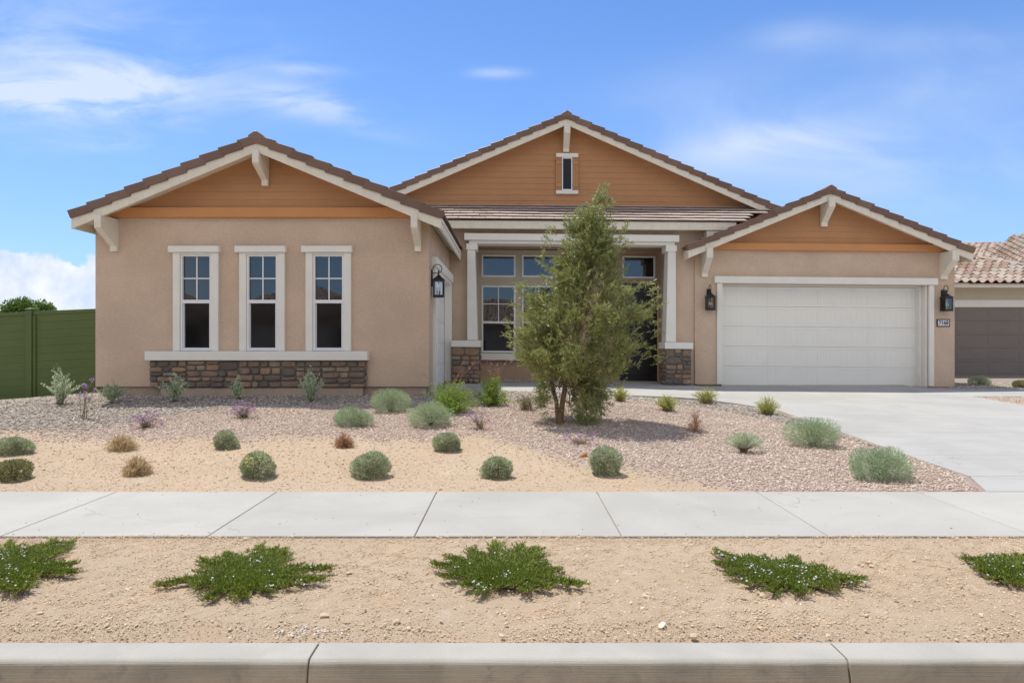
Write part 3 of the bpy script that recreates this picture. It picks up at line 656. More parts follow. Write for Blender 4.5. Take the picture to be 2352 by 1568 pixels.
# beam and columns of the porch
b = MB(); b.box(XH(1066.5, 16.9), XH(1559.6, 16.9), 16.86, 17.12, 3.875, 4.035); hp(b, 'porch_beam', 'trim', bevel=.006)
b = MB(); b.box(XH(1075, 16.95)+.02, XH(1548, 16.95)+.02, 16.93, 17.4, 3.80, 3.873); hp(b, 'porch_beam', 'trim', bevel=.004)
def column(xo, sgn):
    """xo = outer edge x, sgn = direction towards the opening"""
    z0, z1 = 1.46, 3.66; t0, t1 = .245, .185; c = MB()
    def ring(z, tw, d0, d1):
        x = sorted((xo, xo+sgn*tw)); return [(x[0], d0, z), (x[1], d0, z), (x[1], d1, z), (x[0], d1, z)]
    c.hexa(ring(z0, t0, 16.93, 17.42)+ring(z1, t1, 16.95, 17.38))
    co = hp(c, 'column', 'trim', bevel=.006)
    c = MB(); x = sorted((xo-sgn*.02, xo+sgn*.245)); c.box(x[0], x[1], 16.92, 17.42, z1-.01, 3.798); hp(c, 'capital', 'trim', co, .005)
    return co
XL = XH(1073.2, 16.95); XR = XH(1552.3, 16.95)
column(XL, 1); column(XR, -1)

# stone veneer
def stone_face(mb, mapf, a0, a1, b0, b1, rr, smin=.085, smax=.32):
    rects = []
    def split(x0, x1, z0, z1):
        w, h = x1-x0, z1-z0
        if h > .30 or (h > .16 and rr.random() < .62 and w < 1.2):
            q = z0+h*rr.uniform(.36, .64); split(x0, x1, z0, q); split(x0, x1, q, z1); return
        if w > max(h*2.5, smax*1.1) or (w > h*2.0 and w > .3 and rr.random() < .4):
            q = x0+w*rr.uniform(.34, .66); split(x0, q, z0, z1); split(q, x1, z0, z1); return
        rects.append((x0, x1, z0, z1))
    # coarse start cells so courses break
    n = max(1, round((a1-a0)/.72)); cuts = [a0]+[a0+(a1-a0)*(i+rr.uniform(-.2, .2))/n for i in range(1, n)]+[a1]
    for p, q in zip(cuts[:-1], cuts[1:]): split(p, q, b0, b1)
    for x0, x1, z0, z1 in rects:
        gp = .006; x0 += gp; x1 -= gp; z0 += gp; z1 -= gp; cx, cz = (x0+x1)/2, (z0+z1)/2; w, h = (x1-x0)/2, (z1-z0)/2
        N = 12; d = rr.uniform(.018, .040); tint = rr.random()**.9; ex = rr.uniform(.36, .6); tl = rr.uniform(-.008, .008); tw = rr.uniform(-.008, .008)
        rings = []
        jit = [1+rr.uniform(-.07, .02) for _ in range(N)]
        for sc, dd in ((1.0, 0), (.985, d*.5), (.90, d*.9), (.62, d*1.03)):
            ring = []
            for i in range(N):
                w_ = 2*math.pi*(i+.5)/N; cc, ss = math.cos(w_), math.sin(w_)
                X = math.copysign(abs(cc)**ex, cc)*w*sc*jit[i]; Z = math.copysign(abs(ss)**ex, ss)*h*sc*jit[i]
                ring.append(mapf(cx+X, cz+Z, dd+(tl*X/w+tw*Z/h if dd else 0)))
            rings.append(ring)
        vs = [q for rg_ in rings for q in rg_]; fs = []
        for k in range(3):
            for i in range(N): fs.append((k*N+i, k*N+(i+1) % N, (k+1)*N+(i+1) % N, (k+1)*N+i))
        fs.append(tuple(3*N+i for i in range(N))); mb.add(vs, fs, tint)
rr = random.Random(21)
x0, x1 = XH(342, 12.72), XH(838, 12.72); z0, z1 = .592, 1.085
s = MB(); stone_face(s, lambda a, b, d: (a, 12.745-d, b), x0, x1, z0, z1, rr)
stone_face(s, lambda a, b, d: (x1+d*.6, a, b), 12.74, 12.84, z0, z1, rr, .05, .1)
so = hp(s, 'stone_veneer', 'stone', smooth=True, label='brown and grey stone panel below the three windows')
s = MB(); s.box(x0+.01, x1-.004, 12.75, 12.85, z0+.004, z1); hp(s, 'mortar', 'mortar', so)
s = MB(); s.box(XH(333, 12.68), XH(847, 12.68)-.02, 12.655, 12.85, 1.087, 1.252); hp(s, 'sill', 'trim', bevel=.012)
def pier(x0, x1, label, side):
    zb, zc = .44, 1.30; s = MB()
    stone_face(s, lambda a, b, d: (a, 16.90-d, b), x0, x1, zb, zc, rr, .07, .2)
    xs_ = x1 if side > 0 else x0
    stone_face(s, lambda a, b, d: (xs_+side*d*.7, a, b), 16.91, 17.55, zb, zc, rr, .07, .2)
    so = hp(s, 'stone_pier', 'stone', smooth=True, label=label)
    s = MB(); s.box(x0+.005, x1-.005, 16.905, 17.55, zb, zc-.002); hp(s, 'mortar', 'mortar', so)
    s = MB(); s.box(x0-.02 if side < 0 else x0, x1+.03, 16.84, 17.60, 1.30, 1.455); hp(s, 'pier_cap', 'trim', so, .008)
pier(XH(1036, 16.9), XH(1101, 16.9), 'low stone pier under the left porch column', 1)
pier(XH(1528, 16.9), XH(1588, 16.9), 'low stone pier under the right porch column', -1)

# brackets
def bracket(x0, x1, zt, zb, yw, yfr, label=None):
    dz = zt-zb
    poly = [(yw, zt), (yfr, zt-.01), (yfr, zt-.235), (yfr+.05, zt-.27), (yw-.085, zb+.09), (yw-.085, zb), (yw, zb)]
    b = MB(); b.prism(poly, x0, x1, 'x'); hp(b, 'bracket', 'trimwood', bevel=.006, label=label)
    b = MB(); b.box(x0-.012, x1+.012, yw-.022, yw+.004, zb-.004, zt-.05)
bracket(-7.32, -7.20, 3.66, 3.07, 12.84, 12.27); bracket(-4.555, -4.44, 4.80, 4.26, 12.82, 12.27); bracket(-1.775, -1.66, 3.66, 3.07, 12.84, 12.27)
bracket(4.61, 4.76, 3.71, 3.05, 17.1, 16.58); bracket(7.505, 7.655, 4.94, 4.30, 17.08, 16.58); bracket(10.42, 10.585, 3.70, 3.05, 17.1, 16.58)
bracket(XH(1295.5, 18), XH(1309.5, 18), 7.02, 6.40, 18.38, 17.90)

# windows of the wing
def wing_window(k):
    X = lambda px: XH(px+152.2*k, 12.80)
    c = MB(); zs, zh = 1.254, ZH(580, 12.78)
    c.box(X(398), X(414), 12.775, 12.86, zs, zh); c.box(X(486), X(502), 12.775, 12.86, zs, zh); c.box(X(414), X(486), 12.777, 12.86, zh-.035, zh)
    wo = hp(c, 'window', 'trim', bevel=.006, label=('left', 'middle', 'right')[k]+' tall divided window of the front wing')
    c = MB(); c.box(X(389.5), X(505.5), 12.725, 12.86, zh+.001, ZH(564.5, 12.74)); hp(c, 'header', 'trim', wo, .01)
    # frame
    a, b = X(414)+.002, X(486)-.002; z0, z1 = zs+.004, zh-.037; fr = .038; zm = ZH(692.5, 12.82)
    f = MB(); f.box(a, a+fr, 12.80, 12.90, z0, z1); f.box(b-fr, b, 12.80, 12.90, z0, z1); f.box(a+fr, b-fr, 12.80, 12.90, z0, z0+fr); f.box(a+fr, b-fr, 12.80, 12.90, z1-fr*.8, z1)
    f.box(a+fr, b-fr, 12.802, 12.90, zm-.032, zm+.032)
    for x in (a+fr, b-fr-.018): f.box(x, x+.018, 12.83, 12.88, z0+fr, zm-.032)
    f.box(a+fr+.018, b-fr-.018, 12.83, 12.88, z0+fr, z0+fr+.02)
    hp(f, 'frame', 'vinyl', wo, .004)
    f = MB(); xm = (a+b)/2; zz = (zm+.03+z1-fr)/2
    f.box(xm-.011, xm+.011, 12.838, 12.852, zm+.032, z1-fr*.8); f.box(a+fr, b-fr, 12.836, 12.850, zz-.011, zz+.011); hp(f, 'grille', 'vinyl', wo)
    f = MB(); f.box(a+fr-.004, b-fr+.004, 12.855, 12.86, zm+.03, z1-fr*.75); hp(f, 'upper_pane', 'glass', wo)
    f = MB(); f.box(a+fr-.004, b-fr+.004, 12.866, 12.871, z0+fr-.004, zm-.03); hp(f, 'lower_pane', 'screen', wo)
for k in range(3): wing_window(k)

# windows of the porch: a cream bay panel with two tall windows and two transoms
YB = 18.50
bay = MB(); bay.box(-1.0, XH(1290, YB), YB, 18.6, 1.06, ZH(573, YB)); bay = hp(bay, 'bay_panel', 'bay', bevel=.006, label='cream panel around the porch windows')
def ent_window(px0, px1, py0, py1, name, grille=False, parent=house, Y=YB, label=None, mt='glass'):
    a, b = XH(px0, Y), XH(px1, Y); z1, z0 = ZH(py0, Y, a), ZH(py1, Y, a); fr = .045; f = MB()
    f.box(a, a+fr, Y-.03, Y+.02, z0, z1); f.box(b-fr, b, Y-.03, Y+.02, z0, z1); f.box(a+fr, b-fr, Y-.03, Y+.02, z0, z0+fr); f.box(a+fr, b-fr, Y-.03, Y+.02, z1-fr, z1)
    if grille: zm = ZH(740, Y, a); f.box(a+fr, b-fr, Y-.028, Y+.02, zm-.03, zm+.03)
    wo = hp(f, name, 'vinyl', parent, .004, label)
    if grille:
        q = MB(); xm = (a+b)/2; zz = (zm+z1)/2; q.box(xm-.010, xm+.010, Y-.022, Y-.014, zm+.03, z1-fr); q.box(a+fr, b-fr, Y-.024, Y-.016, zz-.010, zz+.010); hp(q, 'grille', 'vinyl', wo)
        q = MB(); q.box(a+fr-.003, b-fr+.003, Y-.012, Y-.007, zm+.028, z1-fr+.003); hp(q, 'upper_pane', mt, wo)
        q = MB(); q.box(a+fr-.003, b-fr+.003, Y-.006, Y-.002, z0+fr-.003, zm-.028); hp(q, 'lower_pane', 'screen', wo)
    else:
        q = MB(); q.box(a+fr-.003, b-fr+.003, Y-.010, Y-.004, z0+fr-.003, z1-fr+.003); hp(q, 'pane', mt, wo)
ent_window(1106, 1184, 585, 636, 'transom_window'); ent_window(1198.6, 1276.6, 585.5, 636.5, 'transom_window')
ent_window(1106, 1184, 655.5, 809, 'window', True, label='left porch window behind the tree'); ent_window(1198.6, 1276.6, 656, 809.5, 'window', True, label='right porch window hidden by the tree')
q = MB(); q.box(-1.0, XH(1290, YB), YB-.06, 18.6, ZH(826, YB), ZH(811, YB)); hp(q, 'sill', 'trim', bevel=.008)
ent_window(1429, 1504.6, 587.6, 639, 'transom_window', Y=18.58, label='transom window over the front door')
a, b = XH(1422, 18.58), XH(1509, 18.58)
d = MB(); d.box(a, b, 18.57, 18.62, .43, ZH(651, 18.6, a)); d = hp(d, 'front_door', 'blackdoor', bevel=.004)
q = MB()
for i in range(2):
    for j, (u, v) in enumerate(((.06, .36), (.40, .90))):
        xa = a+.12+(b-a-.24)*(i*.53); q.box(xa, xa+(b-a-.24)*.47, 18.558, 18.571, .43+2.5*u, .43+2.5*v)
hp(q, 'door_panel', 'blackdoor', d, .006)
q = MB(); q.tube([(a+.09, 18.56, 1.35), (a+.09, 18.50, 1.35), (a+.09, 18.50, 1.55), (a+.09, 18.56, 1.55)], .009); hp(q, 'door_handle', 'black', d)
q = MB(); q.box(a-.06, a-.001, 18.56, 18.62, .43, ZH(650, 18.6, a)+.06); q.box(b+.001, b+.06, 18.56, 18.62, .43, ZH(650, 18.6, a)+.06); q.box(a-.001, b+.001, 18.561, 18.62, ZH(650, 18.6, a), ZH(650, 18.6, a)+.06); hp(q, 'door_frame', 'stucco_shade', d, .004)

# attic window with shutters
YA = 18.36; za = lambda py: ZH(py, YA, 1.5)
q = MB(); q.box(XH(1277, YA), XH(1328, YA), YA-.05, YA+.04, za(362), za(353)); wo = hp(q, 'attic_window', 'trim', bevel=.006)
q = MB(); q.box(XH(1277, YA), XH(1328, YA), YA-.05, YA+.04, za(446), za(438)); hp(q, 'sill', 'trim', wo, .006)
q = MB(); a, b = XH(1290.5, YA), XH(1314.5, YA); fr = .028
q.box(a, a+fr, YA-.03, YA+.03, za(437.9), za(362.1)); q.box(b-fr, b, YA-.03, YA+.03, za(437.9), za(362.1)); q.box(a+fr, b-fr, YA-.03, YA+.03, za(437.9), za(435)); q.box(a+fr, b-fr, YA-.03, YA+.03, za(365), za(362.1)); hp(q, 'frame', 'vinyl', wo, .003)
q = MB(); q.box(a+fr, b-fr, YA-.01, YA-.002, za(435), za(365)); hp(q, 'pane', 'screen', wo)
for p0 in (1276.5, 1315):
    q = MB(); x = XH(p0, YA)
    for i in range(4): q.box(x+i*.038+.002, x+(i+1)*.038-.002, YA-.02, YA+.01, za(437.5), za(362.5))
    q.box(x+.004, x+.150, YA-.04, YA-.0205, za(378), za(370)); q.box(x+.004, x+.150, YA-.04, YA-.0205, za(430), za(422)); hp(q, 'shutter', 'orange', wo, .003)

# double garage door
a, b = 5.12, 10.15; yd = 17.45; z0, z1 = .335+.055, 2.905
q = MB(); q.box(a-.0, b+.0, yd+.05, yd+.08, z0-.03, z1)
gd = hp(q, 'garage_door', 'door_white', label='white sectional double garage door')
hs_ = (z1-z0-.04)/5
for i in range(5):
    q = MB(); zb = z0+i*hs_; zt_ = zb+hs_-.005; cols = 4; wst = .055; wcol = (b-a-wst*(cols+1)-.02)/cols
    q.box(a+.004, b-.004, yd+.014, yd+.052, zb, zt_)                       # panel ground
    q.box(a+.006, b-.006, yd+.006, yd+.0139, zt_-.062, zt_); q.box(a+.006, b-.006, yd+.006, yd+.0139, zb, zb+.062)
    x = a+.01
    for j in range(cols+1):
        q.box(x, x+wst, yd+.0065, yd+.0139, zb+.062, zt_-.062)
        if j < cols:
            nb = 9; bw = wcol/nb
            for k in range(nb): q.box(x+wst+k*bw+.004, x+wst+(k+1)*bw-.004, yd+.0105, yd+.0145, zb+.072, zt_-.072)
        x += wst+wcol
    hp(q, 'door_section', 'door_white', gd, .003, seg=1)
q = MB(); q.box(a, b, yd+.005, yd+.05, z0-.03, z0-.002); hp(q, 'bottom_seal', 'black', gd)
q = MB(); q.box(4.99, 5.118, 17.045, 17.12, .45, 2.905); q.box(10.152, 10.27, 17.045, 17.12, .45, 2.905); q.box(10.10, 10.1495, 17.13, yd+.04, .36, 2.90); q.box(10.04, 10.099, 17.28, yd+.04, .36, 2.90)
q.box(5.1205, 5.15, 17.13, yd+.04, .36, 2.90); q.box(5.15, 10.10, 17.3, yd+.04, 2.87, 2.902)
hp(q, 'jamb', 'trim', gd, .006)
q = MB(); q.box(4.92, 10.34, 17.0, 17.12, 2.908, 3.075); hp(q, 'header', 'trim', gd, .01)

# side garage door on the wing's inner wall
q = MB(); q.box(-1.70, -1.66, 13.75, 17.0, .40, 2.86); sd = hp(q, 'side_garage_door', 'door_white', label='white garage door on the side wall seen edge on')
for i in range(5):
    q = MB(); zb = .42+i*.485
    q.box(-1.66, -1.645, 13.76, 16.99, zb, zb+.478)
    for j in range(4): q.box(-1.645, -1.635, 13.83+j*.79, 13.83+j*.79+.70, zb+.06, zb+.42)
    hp(q, 'door_section', 'door_white', sd, .003, seg=1)
q = MB(); q.box(-1.64, -1.465, 13.46, 13.75, .45, 2.86); q.box(-1.64, -1.465, 17.0, 17.13, .45, 2.86); q.box(-1.64, -1.47, 13.75, 17.0, 2.8, 2.86); hp(q, 'jamb', 'trim', sd, .006)
q = MB(); q.box(-1.53, -1.43, 13.38, 17.14, 2.862, 3.05); hp(q, 'header', 'trim', sd, .01)

# ------------------------------------------------------------------ wall lanterns
def lantern():
    r = empty('wall_lantern', (0, 0, 0))
    B = lambda: MB()
    def bp(m_, name, mt, par=r, bev=0): return m_.build(name, M[mt], par, bev, local=True)
    q = B(); q.box(-.055, .055, -.025, 0, -.02, .30); bp(q, 'back_plate', 'black', bev=.006)
    q = B()
    ring = [(0, -.03, .30)]+[(0, -.115+.085*math.cos(w), .315+.085*math.sin(w)) for w in np.linspace(0, math.pi*1.62, 18)]
    q.tube(ring, .0075, 8); q.tube([(0, -.02, .235), (0, -.14, .235)], .009, 8); q.tube([(0, -.14, .27), (0, -.14, .20)], .012, 8); q.tube([(0, -.14, .285), (0, -.14, .268)], .018, 8)
    bp(q, 'arm', 'black')
    yc = -.14; hw = .088
    q = B(); 
    q.add([(-hw-.022, yc-hw-.022, .095), (hw+.022, yc-hw-.022, .095), (hw+.022, yc+hw+.022, .095), (-hw-.022, yc+hw+.022, .095),
           (-hw-.018, yc-hw-.018, .118), (hw+.018, yc-hw-.018, .118), (hw+.018, yc+hw+.018, .118), (-hw-.018, yc+hw+.018, .118),
           (-.055, yc-.055, .155), (.055, yc-.055, .155), (.055, yc+.055, .155), (-.055, yc+.055, .155),
           (-.018, yc-.018, .205), (.018, yc-.018, .205), (.018, yc+.018, .205), (-.018, yc+.018, .205)],
          [(0, 3, 2, 1)]+[(k*4+i, k*4+(i+1) % 4, k*4+4+(i+1) % 4, k*4+4+i) for k in range(3) for i in range(4)]+[(12, 13, 14, 15)])
    bp(q, 'cap', 'black', bev=.003)
    q = B(); w = .009
    for sx in (-1, 1):
        for sy in (-1, 1): q.box(sx*hw-w, sx*hw+w, yc+sy*hw-w, yc+sy*hw+w, -.19, .095)
    for z in (-.195, .080):
        q.box(-hw-w, hw+w, yc-hw-w-.001, yc-hw+w, z, z+.018); q.box(-hw-w, hw+w, yc+hw-w, yc+hw+w+.001, z, z+.018)
        q.box(-hw-w-.001, -hw+w, yc-hw+w, yc+hw-w, z, z+.018); q.box(hw-w, hw+w+.001, yc-hw+w, yc+hw-w, z, z+.018)
    q.box(-hw-.014, hw+.014, yc-hw-.014, yc+hw+.014, -.222, -.196)
    bp(q, 'cage', 'black', bev=.002)
    q = B()
    for sx in (-1, 1): q.box(sx*hw-.001, sx*hw+.001, yc-hw+w, yc+hw-w, -.178, .08)
    for sy in (-1, 1): q.box(-hw+w, hw-w, yc+sy*hw-.001, yc+sy*hw+.001, -.178, .08)
    bp(q, 'glass', 'lantern_glass')
    for i, (x, y) in enumerate(((-.03, -.015), (.03, -.015), (0, .03))):
        q = B(); q.tube([(x, yc+y, -.196), (x, yc+y, -.10)], .011, 10); c = bp(q, 'candle', 'black')
        q = B(); q.tube([(x, yc+y, -.10), (x, yc+y, -.08), (x, yc+y, -.045), (x, yc+y, -.025)], [.006, .013, .011, .003], 10); bp(q, 'bulb', 'white_bulb', c)
    q = B(); q.tube([(0, yc, .095), (0, yc, .03)], .006, 6); bp(q, 'stem', 'black')
    return r
M['white_bulb'] = mat('frosted_bulb', (.75, .74, .70), .3, .5)
def copy_tree(o, parent=None):
    c = o.copy(); COL.objects.link(c)
    if parent is not None: c.parent = parent
    for ch in [x for x in bpy.data.objects if x.parent == o and x != c]: copy_tree(ch, c)
    return c
l0 = lantern(); GL = 'black wall lanterns on the house'
l1 = copy_tree(l0); l2 = copy_tree(l0)
def zs(z, X): return z-SH*max(0, X+1.2)
l0.location = (-1.52, 13.20, 2.62-.12); l0.rotation_euler = (0, 0, R(90))
l1.location = (XH(1628, 17.1), 17.10, H+(784-690)/F*17.05+.12-.14); l2.location = (XH(2166, 17.1), 17.10, H+(784-692)/F*17.05+.12-.14)
l0.location.z = H+(784-655)/F*13.1+.0; 
tag(l0, 'black lantern on the side wall right of the three tall windows', 'wall lantern', GL)
tag(l1, 'black lantern between the porch and the wide garage door', 'wall lantern', GL)
tag(l2, 'black lantern above the house number plate', 'wall lantern', GL)

# house number plate
px0, px1 = XH(2152, 17.08), XH(2182, 17.08); zc = H+(784-741.5)/F*17.08; pc = (px0+px1)/2
sg = empty('house_number', (pc, 17.1, zc), 'white house number plate reading 7168 with a black frame', 'number plate')
hw, hh = (px1-px0)/2, .092
q = MB(); q.box(-hw, hw, -.022, 0, -hh, hh); q.build('plate_frame', M['black'], sg, .004, local=True)
q = MB(); q.box(-hw+.024, hw-.024, -.026, -.0222, -hh+.024, hh-.024); q.build('plate', mat('plate_white', (.72, .74, .80), .4, .4), sg, local=True)
cu = bpy.data.curves.new('digits', 'FONT'); cu.body = '7168'; cu.size = .155; cu.align_x = 'CENTER'; cu.align_y = 'CENTER'; cu.extrude = .002; cu.offset = .0035; cu.space_character = 1.0
tmp = bpy.data.objects.new('tmp', cu); COL.objects.link(tmp); dg = bpy.context.evaluated_depsgraph_get(); dg.update()
me = bpy.data.meshes.new_from_object(tmp.evaluated_get(dg)); bpy.data.objects.remove(tmp)
me.materials.clear(); me.materials.append(M['black']); xs_ = [v.co.x for v in me.vertices]; wdt = max(xs_)-min(xs_); k = (2*hw-.085)/wdt
for v in me.vertices: v.co = Vector((v.co.x*k, -.0285-v.co.z, v.co.y*.85))
o = bpy.data.objects.new('digits', me); COL.objects.link(o); o.parent = sg

# ------------------------------------------------------------------ green fence
YF = 14.8; fx = lambda px: (px-CX)*YF/F; fz = lambda py: H+(CY-py)*YF/F
fe = empty('fence', (fx(60), YF, fz(912)), 'green board privacy fence left of the house', 'fence')
def fz_top(x): return np.interp(x, [fx(-300), fx(0), fx(68), fx(218)], [fz(733), fz(720.5), fz(715.5), fz(706)])
def fz_bot(x): return np.interp(x, [fx(-300), fx(0), fx(68), fx(218)], [fz(930), fz(921), fz(916), fz(900)])
def panel(xa, xb, ytop):
    q = MB(); n = 11
    for i in range(n):
        def zz(x, t): return fz_bot(x)-.06+(ytop(x)-.07-fz_bot(x)+.06)*t
        t0, t1 = i/n, (i+1)/n; gp = .0012
        q.hexa([(xa,YF,zz(xa,t0)+gp),(xb,YF,zz(xb,t0)+gp),(xb,YF+.03,zz(xb,t0)+gp),(xa,YF+.03,zz(xa,t0)+gp),(xa,YF,zz(xa,t1)-gp),(xb,YF,zz(xb,t1)-gp),(xb,YF+.03,zz(xb,t1)-gp),(xa,YF+.03,zz(xa,t1)-gp)])
    q.hexa([(xa,YF+.008,zz(xa,0)),(xb,YF+.008,zz(xb,0)),(xb,YF+.025,zz(xb,0)),(xa,YF+.025,zz(xa,0)),(xa,YF+.008,zz(xa,1)),(xb,YF+.008,zz(xb,1)),(xb,YF+.025,zz(xb,1)),(xa,YF+.025,zz(xa,1))])
    po = q.build('panel', M['fence'], fe, .002, seg=1)
    q = MB(); q.hexa([(xa,YF-.02,ytop(xa)-.075),(xb,YF-.02,ytop(xb)-.075),(xb,YF+.05,ytop(xb)-.075),(xa,YF+.05,ytop(xa)-.075),(xa,YF-.02,ytop(xa)),(xb,YF-.02,ytop(xb)),(xb,YF+.05,ytop(xb)),(xa,YF+.05,ytop(xa))])
    q.build('top_rail', M['fence'], fe, .006)
xp = fx(69.5)
panel(fx(-190), xp-.065, lambda x: fz_top(x)); panel(xp+.065, fx(222)+.6, lambda x: fz_top(x))
q = MB(); q.box(xp+.066, xp+.13, YF-.03, YF+.04, float(fz_bot(xp))-.1, float(fz_top(xp))-.08); q.build('side_rail', M['fence'], fe, .005)
for x in (xp, fx(-197)):
    zt_ = float(fz_top(x)); q = MB(); q.box(x-.065, x+.065, YF-.06, YF+.07, float(fz_bot(x))-.2, zt_+.035); po = q.build('post', M['fence'], fe, .008)
    q = MB(); q.add([(x-.078, YF-.073, zt_+.035), (x+.078, YF-.073, zt_+.035), (x+.078, YF+.083, zt_+.035), (x-.078, YF+.083, zt_+.035), (x-.078, YF-.073, zt_+.055), (x+.078, YF-.073, zt_+.055), (x+.078, YF+.083, zt_+.055), (x-.078, YF+.083, zt_+.055), (x, YF+.005, zt_+.085)],
        [(0,3,2,1),(0,1,5,4),(1,2,6,5),(2,3,7,6),(3,0,4,7),(4,5,8),(5,6,8),(6,7,8),(7,4,8)]); q.build('post_cap', M['fence'], po, .004)

# ------------------------------------------------------------------ neighbour house with curved clay tiles
def clay_plane(q, O, Ux, Vx, inside, tw=.27, tl=.37, nmax=(60, 30), rr=random.Random(4)):
    """barrel tiles over the plane O + u*Ux + v*Vx (v up the slope); inside(u,v) keeps a tile"""
    O, Ux, Vx = Vector(O), Vector(Ux).normalized(), Vector(Vx).normalized(); Nn = Ux.cross(Vx).normalized()
    if Nn.z < 0: Nn = -Nn
    for j in range(nmax[1]):
        for i in range(nmax[0]):
            u, v = i*tw, j*tl
            if not inside(u+tw/2, v+tl/2): continue
            tint = rr.random(); du = rr.uniform(-.008, .008); N = 7
            prof = []
            for k in range(N+1):   # S profile: pan then barrel
                s = k/N
                hgt = .075*math.sin(math.pi*min(1, s/.62)) if s < .62 else -.012*math.sin(math.pi*(s-.62)/.38)
                prof.append((s*tw*1.02, hgt))
            vs = []
            for (vv, lift, thk) in ((v, .050, 0), (v+tl*1.12, .012, 0), (v, .050, -.022)):
                for (a, hgt) in prof: vs.append(O+Ux*(u+a+du)+Vx*vv+Nn*(hgt+lift+thk))
            n1 = N+1; fs = [(k, k+1, n1+k+1, n1+k) for k in range(N)]+[(2*n1+k, 2*n1+k+1, k+1, k) for k in range(N)]
            q.add(vs, fs, tint)
nb = empty('neighbour_house', (14.5, 22.5, .3), 'neighbouring cream house with curved clay tile roof and grey garage door at the right edge', 'house')
YN = 22.4; nx = lambda px, Y=YN: (px-CX)*Y/F; nz = lambda py, Y=YN: H+(CY-py)*Y/F
q = MB(); q.box(11.6, 25, YN, YN+.2, .2, nz(655)); q.box(11.6, 11.8, YN+.2, 34, .2, nz(655)); q.box(24.8, 25, YN+.2, 34, .2, nz(655)); q.box(11.8, 24.8, 33.8, 34, .2, nz(655)); q.build('wall', M['neighbour_wall'], nb)
q = MB(); q.box(11.9, 20.4, YN-.05, YN-.002, nz(705.5), nz(688.5)); q.box(11.9, 12.1, YN-.05, YN-.002, .3, nz(706)); q.box(20.2, 20.4, YN-.05, YN-.002, .3, nz(706)); q.build('garage_trim', M['trim'], nb, .01)
q = MB(); zz0, zz1 = nz(862), nz(706)
for i in range(5): q.box(12.1, 20.2, YN-.03, YN-.001, zz0+(zz1-zz0)*i/5+.006, zz0+(zz1-zz0)*(i+1)/5-.006)
for i in range(5):
    for j in range(8): q.box(12.2+j, 13.1+j, YN-.036, YN-.0301, zz0+(zz1-zz0)*i/5+.08, zz0+(zz1-zz0)*(i+1)/5-.08)
q.build('garage_door', M['grey_door'], nb, .003, seg=1)
YE = 21.8; ze = nz(650, YE)
q = MB(); q.box(11.2, 25.5, YE, YE+.04, nz(660, YE), ze); q.box(11.2, 25.5, YE+.041, YN-.001, nz(659, YE), nz(657.5, YE)); q.box(11.2, 11.24, YE+.04, 34, nz(660, YE), ze); q.build('fascia', M['trimwood'], nb)
# lower hip: eave up to a hip line that falls to the right; deck first
sl = .40
q = MB(); q.add([(11.1, YE-.06, ze), (25.6, YE-.06, ze), (25.6, YE+5.5, ze+sl*5.56), (11.1, YE+5.5, ze+sl*5.56)], [(0, 1, 2, 3)])
lim_u = [0, 3.2, 4.8, 8.5, 14]; 
xa = nx(2190, YE)
def depth_for(px, py):      # where the sight line meets the lower roof plane
    v = (CY-py)/F; Y = (ze-sl*(YE-.06)-H)/(v-sl); return (px-CX)*Y/F, Y
hipx, hipy = zip(*[depth_for(*p) for p in ((2120, 597), (2197, 600), (2245, 595.6), (2272, 599), (2326, 608), (2352, 612))])
hipx = list(hipx)+[hipx[-1]+4.2]; hipy = list(hipy)+[YE+.1]
q = MB(); kk = math.sqrt(1+sl*sl)
clay_plane(q, (11.1, YE-.10, ze-.02), (1, 0, 0), (0, 1, sl), lambda u, v: v/kk+YE-.10 < np.interp(11.1+u, hipx, hipy))
def cap_run(q, A, B, r=.11):
    A, B = Vector(A), Vector(B); n = max(1, int((B-A).length/.38)); d = (B-A)/n
    for i in range(n):
        a, b = A+d*i, A+d*(i+1.1); sd = d.cross(Vector((0, 0, 1))).normalized(); vs = []
        for p, rr_ in ((a, r*1.1), (b, r*.92)):
            for k in range(7): w = math.pi*k/6; vs.append(p+sd*math.cos(w)*rr_+Vector((0, 0, 1))*math.sin(w)*rr_*.75)
        q.add(vs, [(k, k+1, 7+k+1, 7+k) for k in range(6)]+[tuple(range(7))], random.Random(i).random())
for i in range(len(hipx)-1):
    za_, zb_ = ze+sl*(hipy[i]-YE+.1), ze+sl*(hipy[i+1]-YE+.1); cap_run(q, (hipx[i], hipy[i], za_+.02), (hipx[i+1], hipy[i+1], zb_+.02))
q.build('roof', M['clay'], nb, label='lower slope of curved clay tiles above the garage')
q = MB(); dk = [(11.1, YE-.06, ze-.02), (25.6, YE-.06, ze-.02)]
ph = [(x, y, ze-.02+sl*(y-YE+.06)) for x, y in zip(hipx, hipy)]; 
q.add([(ph[0][0], YE-.06, ze-.02)]+ph+[(ph[-1][0], YE-.06, ze-.02)], [tuple(range(len(ph)+2))]); q.build('roof_deck', M['mortar'], nb)
# upper roof behind
YU = 24.2; zu0 = nz(612, YU); zr_ = nz(562.5, 28.0); slu = (zr_-zu0)/(28.0-YU)
q = MB(); kk = math.sqrt(1+slu*slu); x0u = 11.2
clay_plane(q, (x0u, YU, zu0), (1, 0, 0), (0, 1, slu), lambda u, v: v/kk < 3.85 and v/kk < 3.9 and x0u+u > 12.2+v/kk*.9)
cap_run(q, (15.8, 28.02, zr_+.03), (23.5, 28.02, zr_+.03))
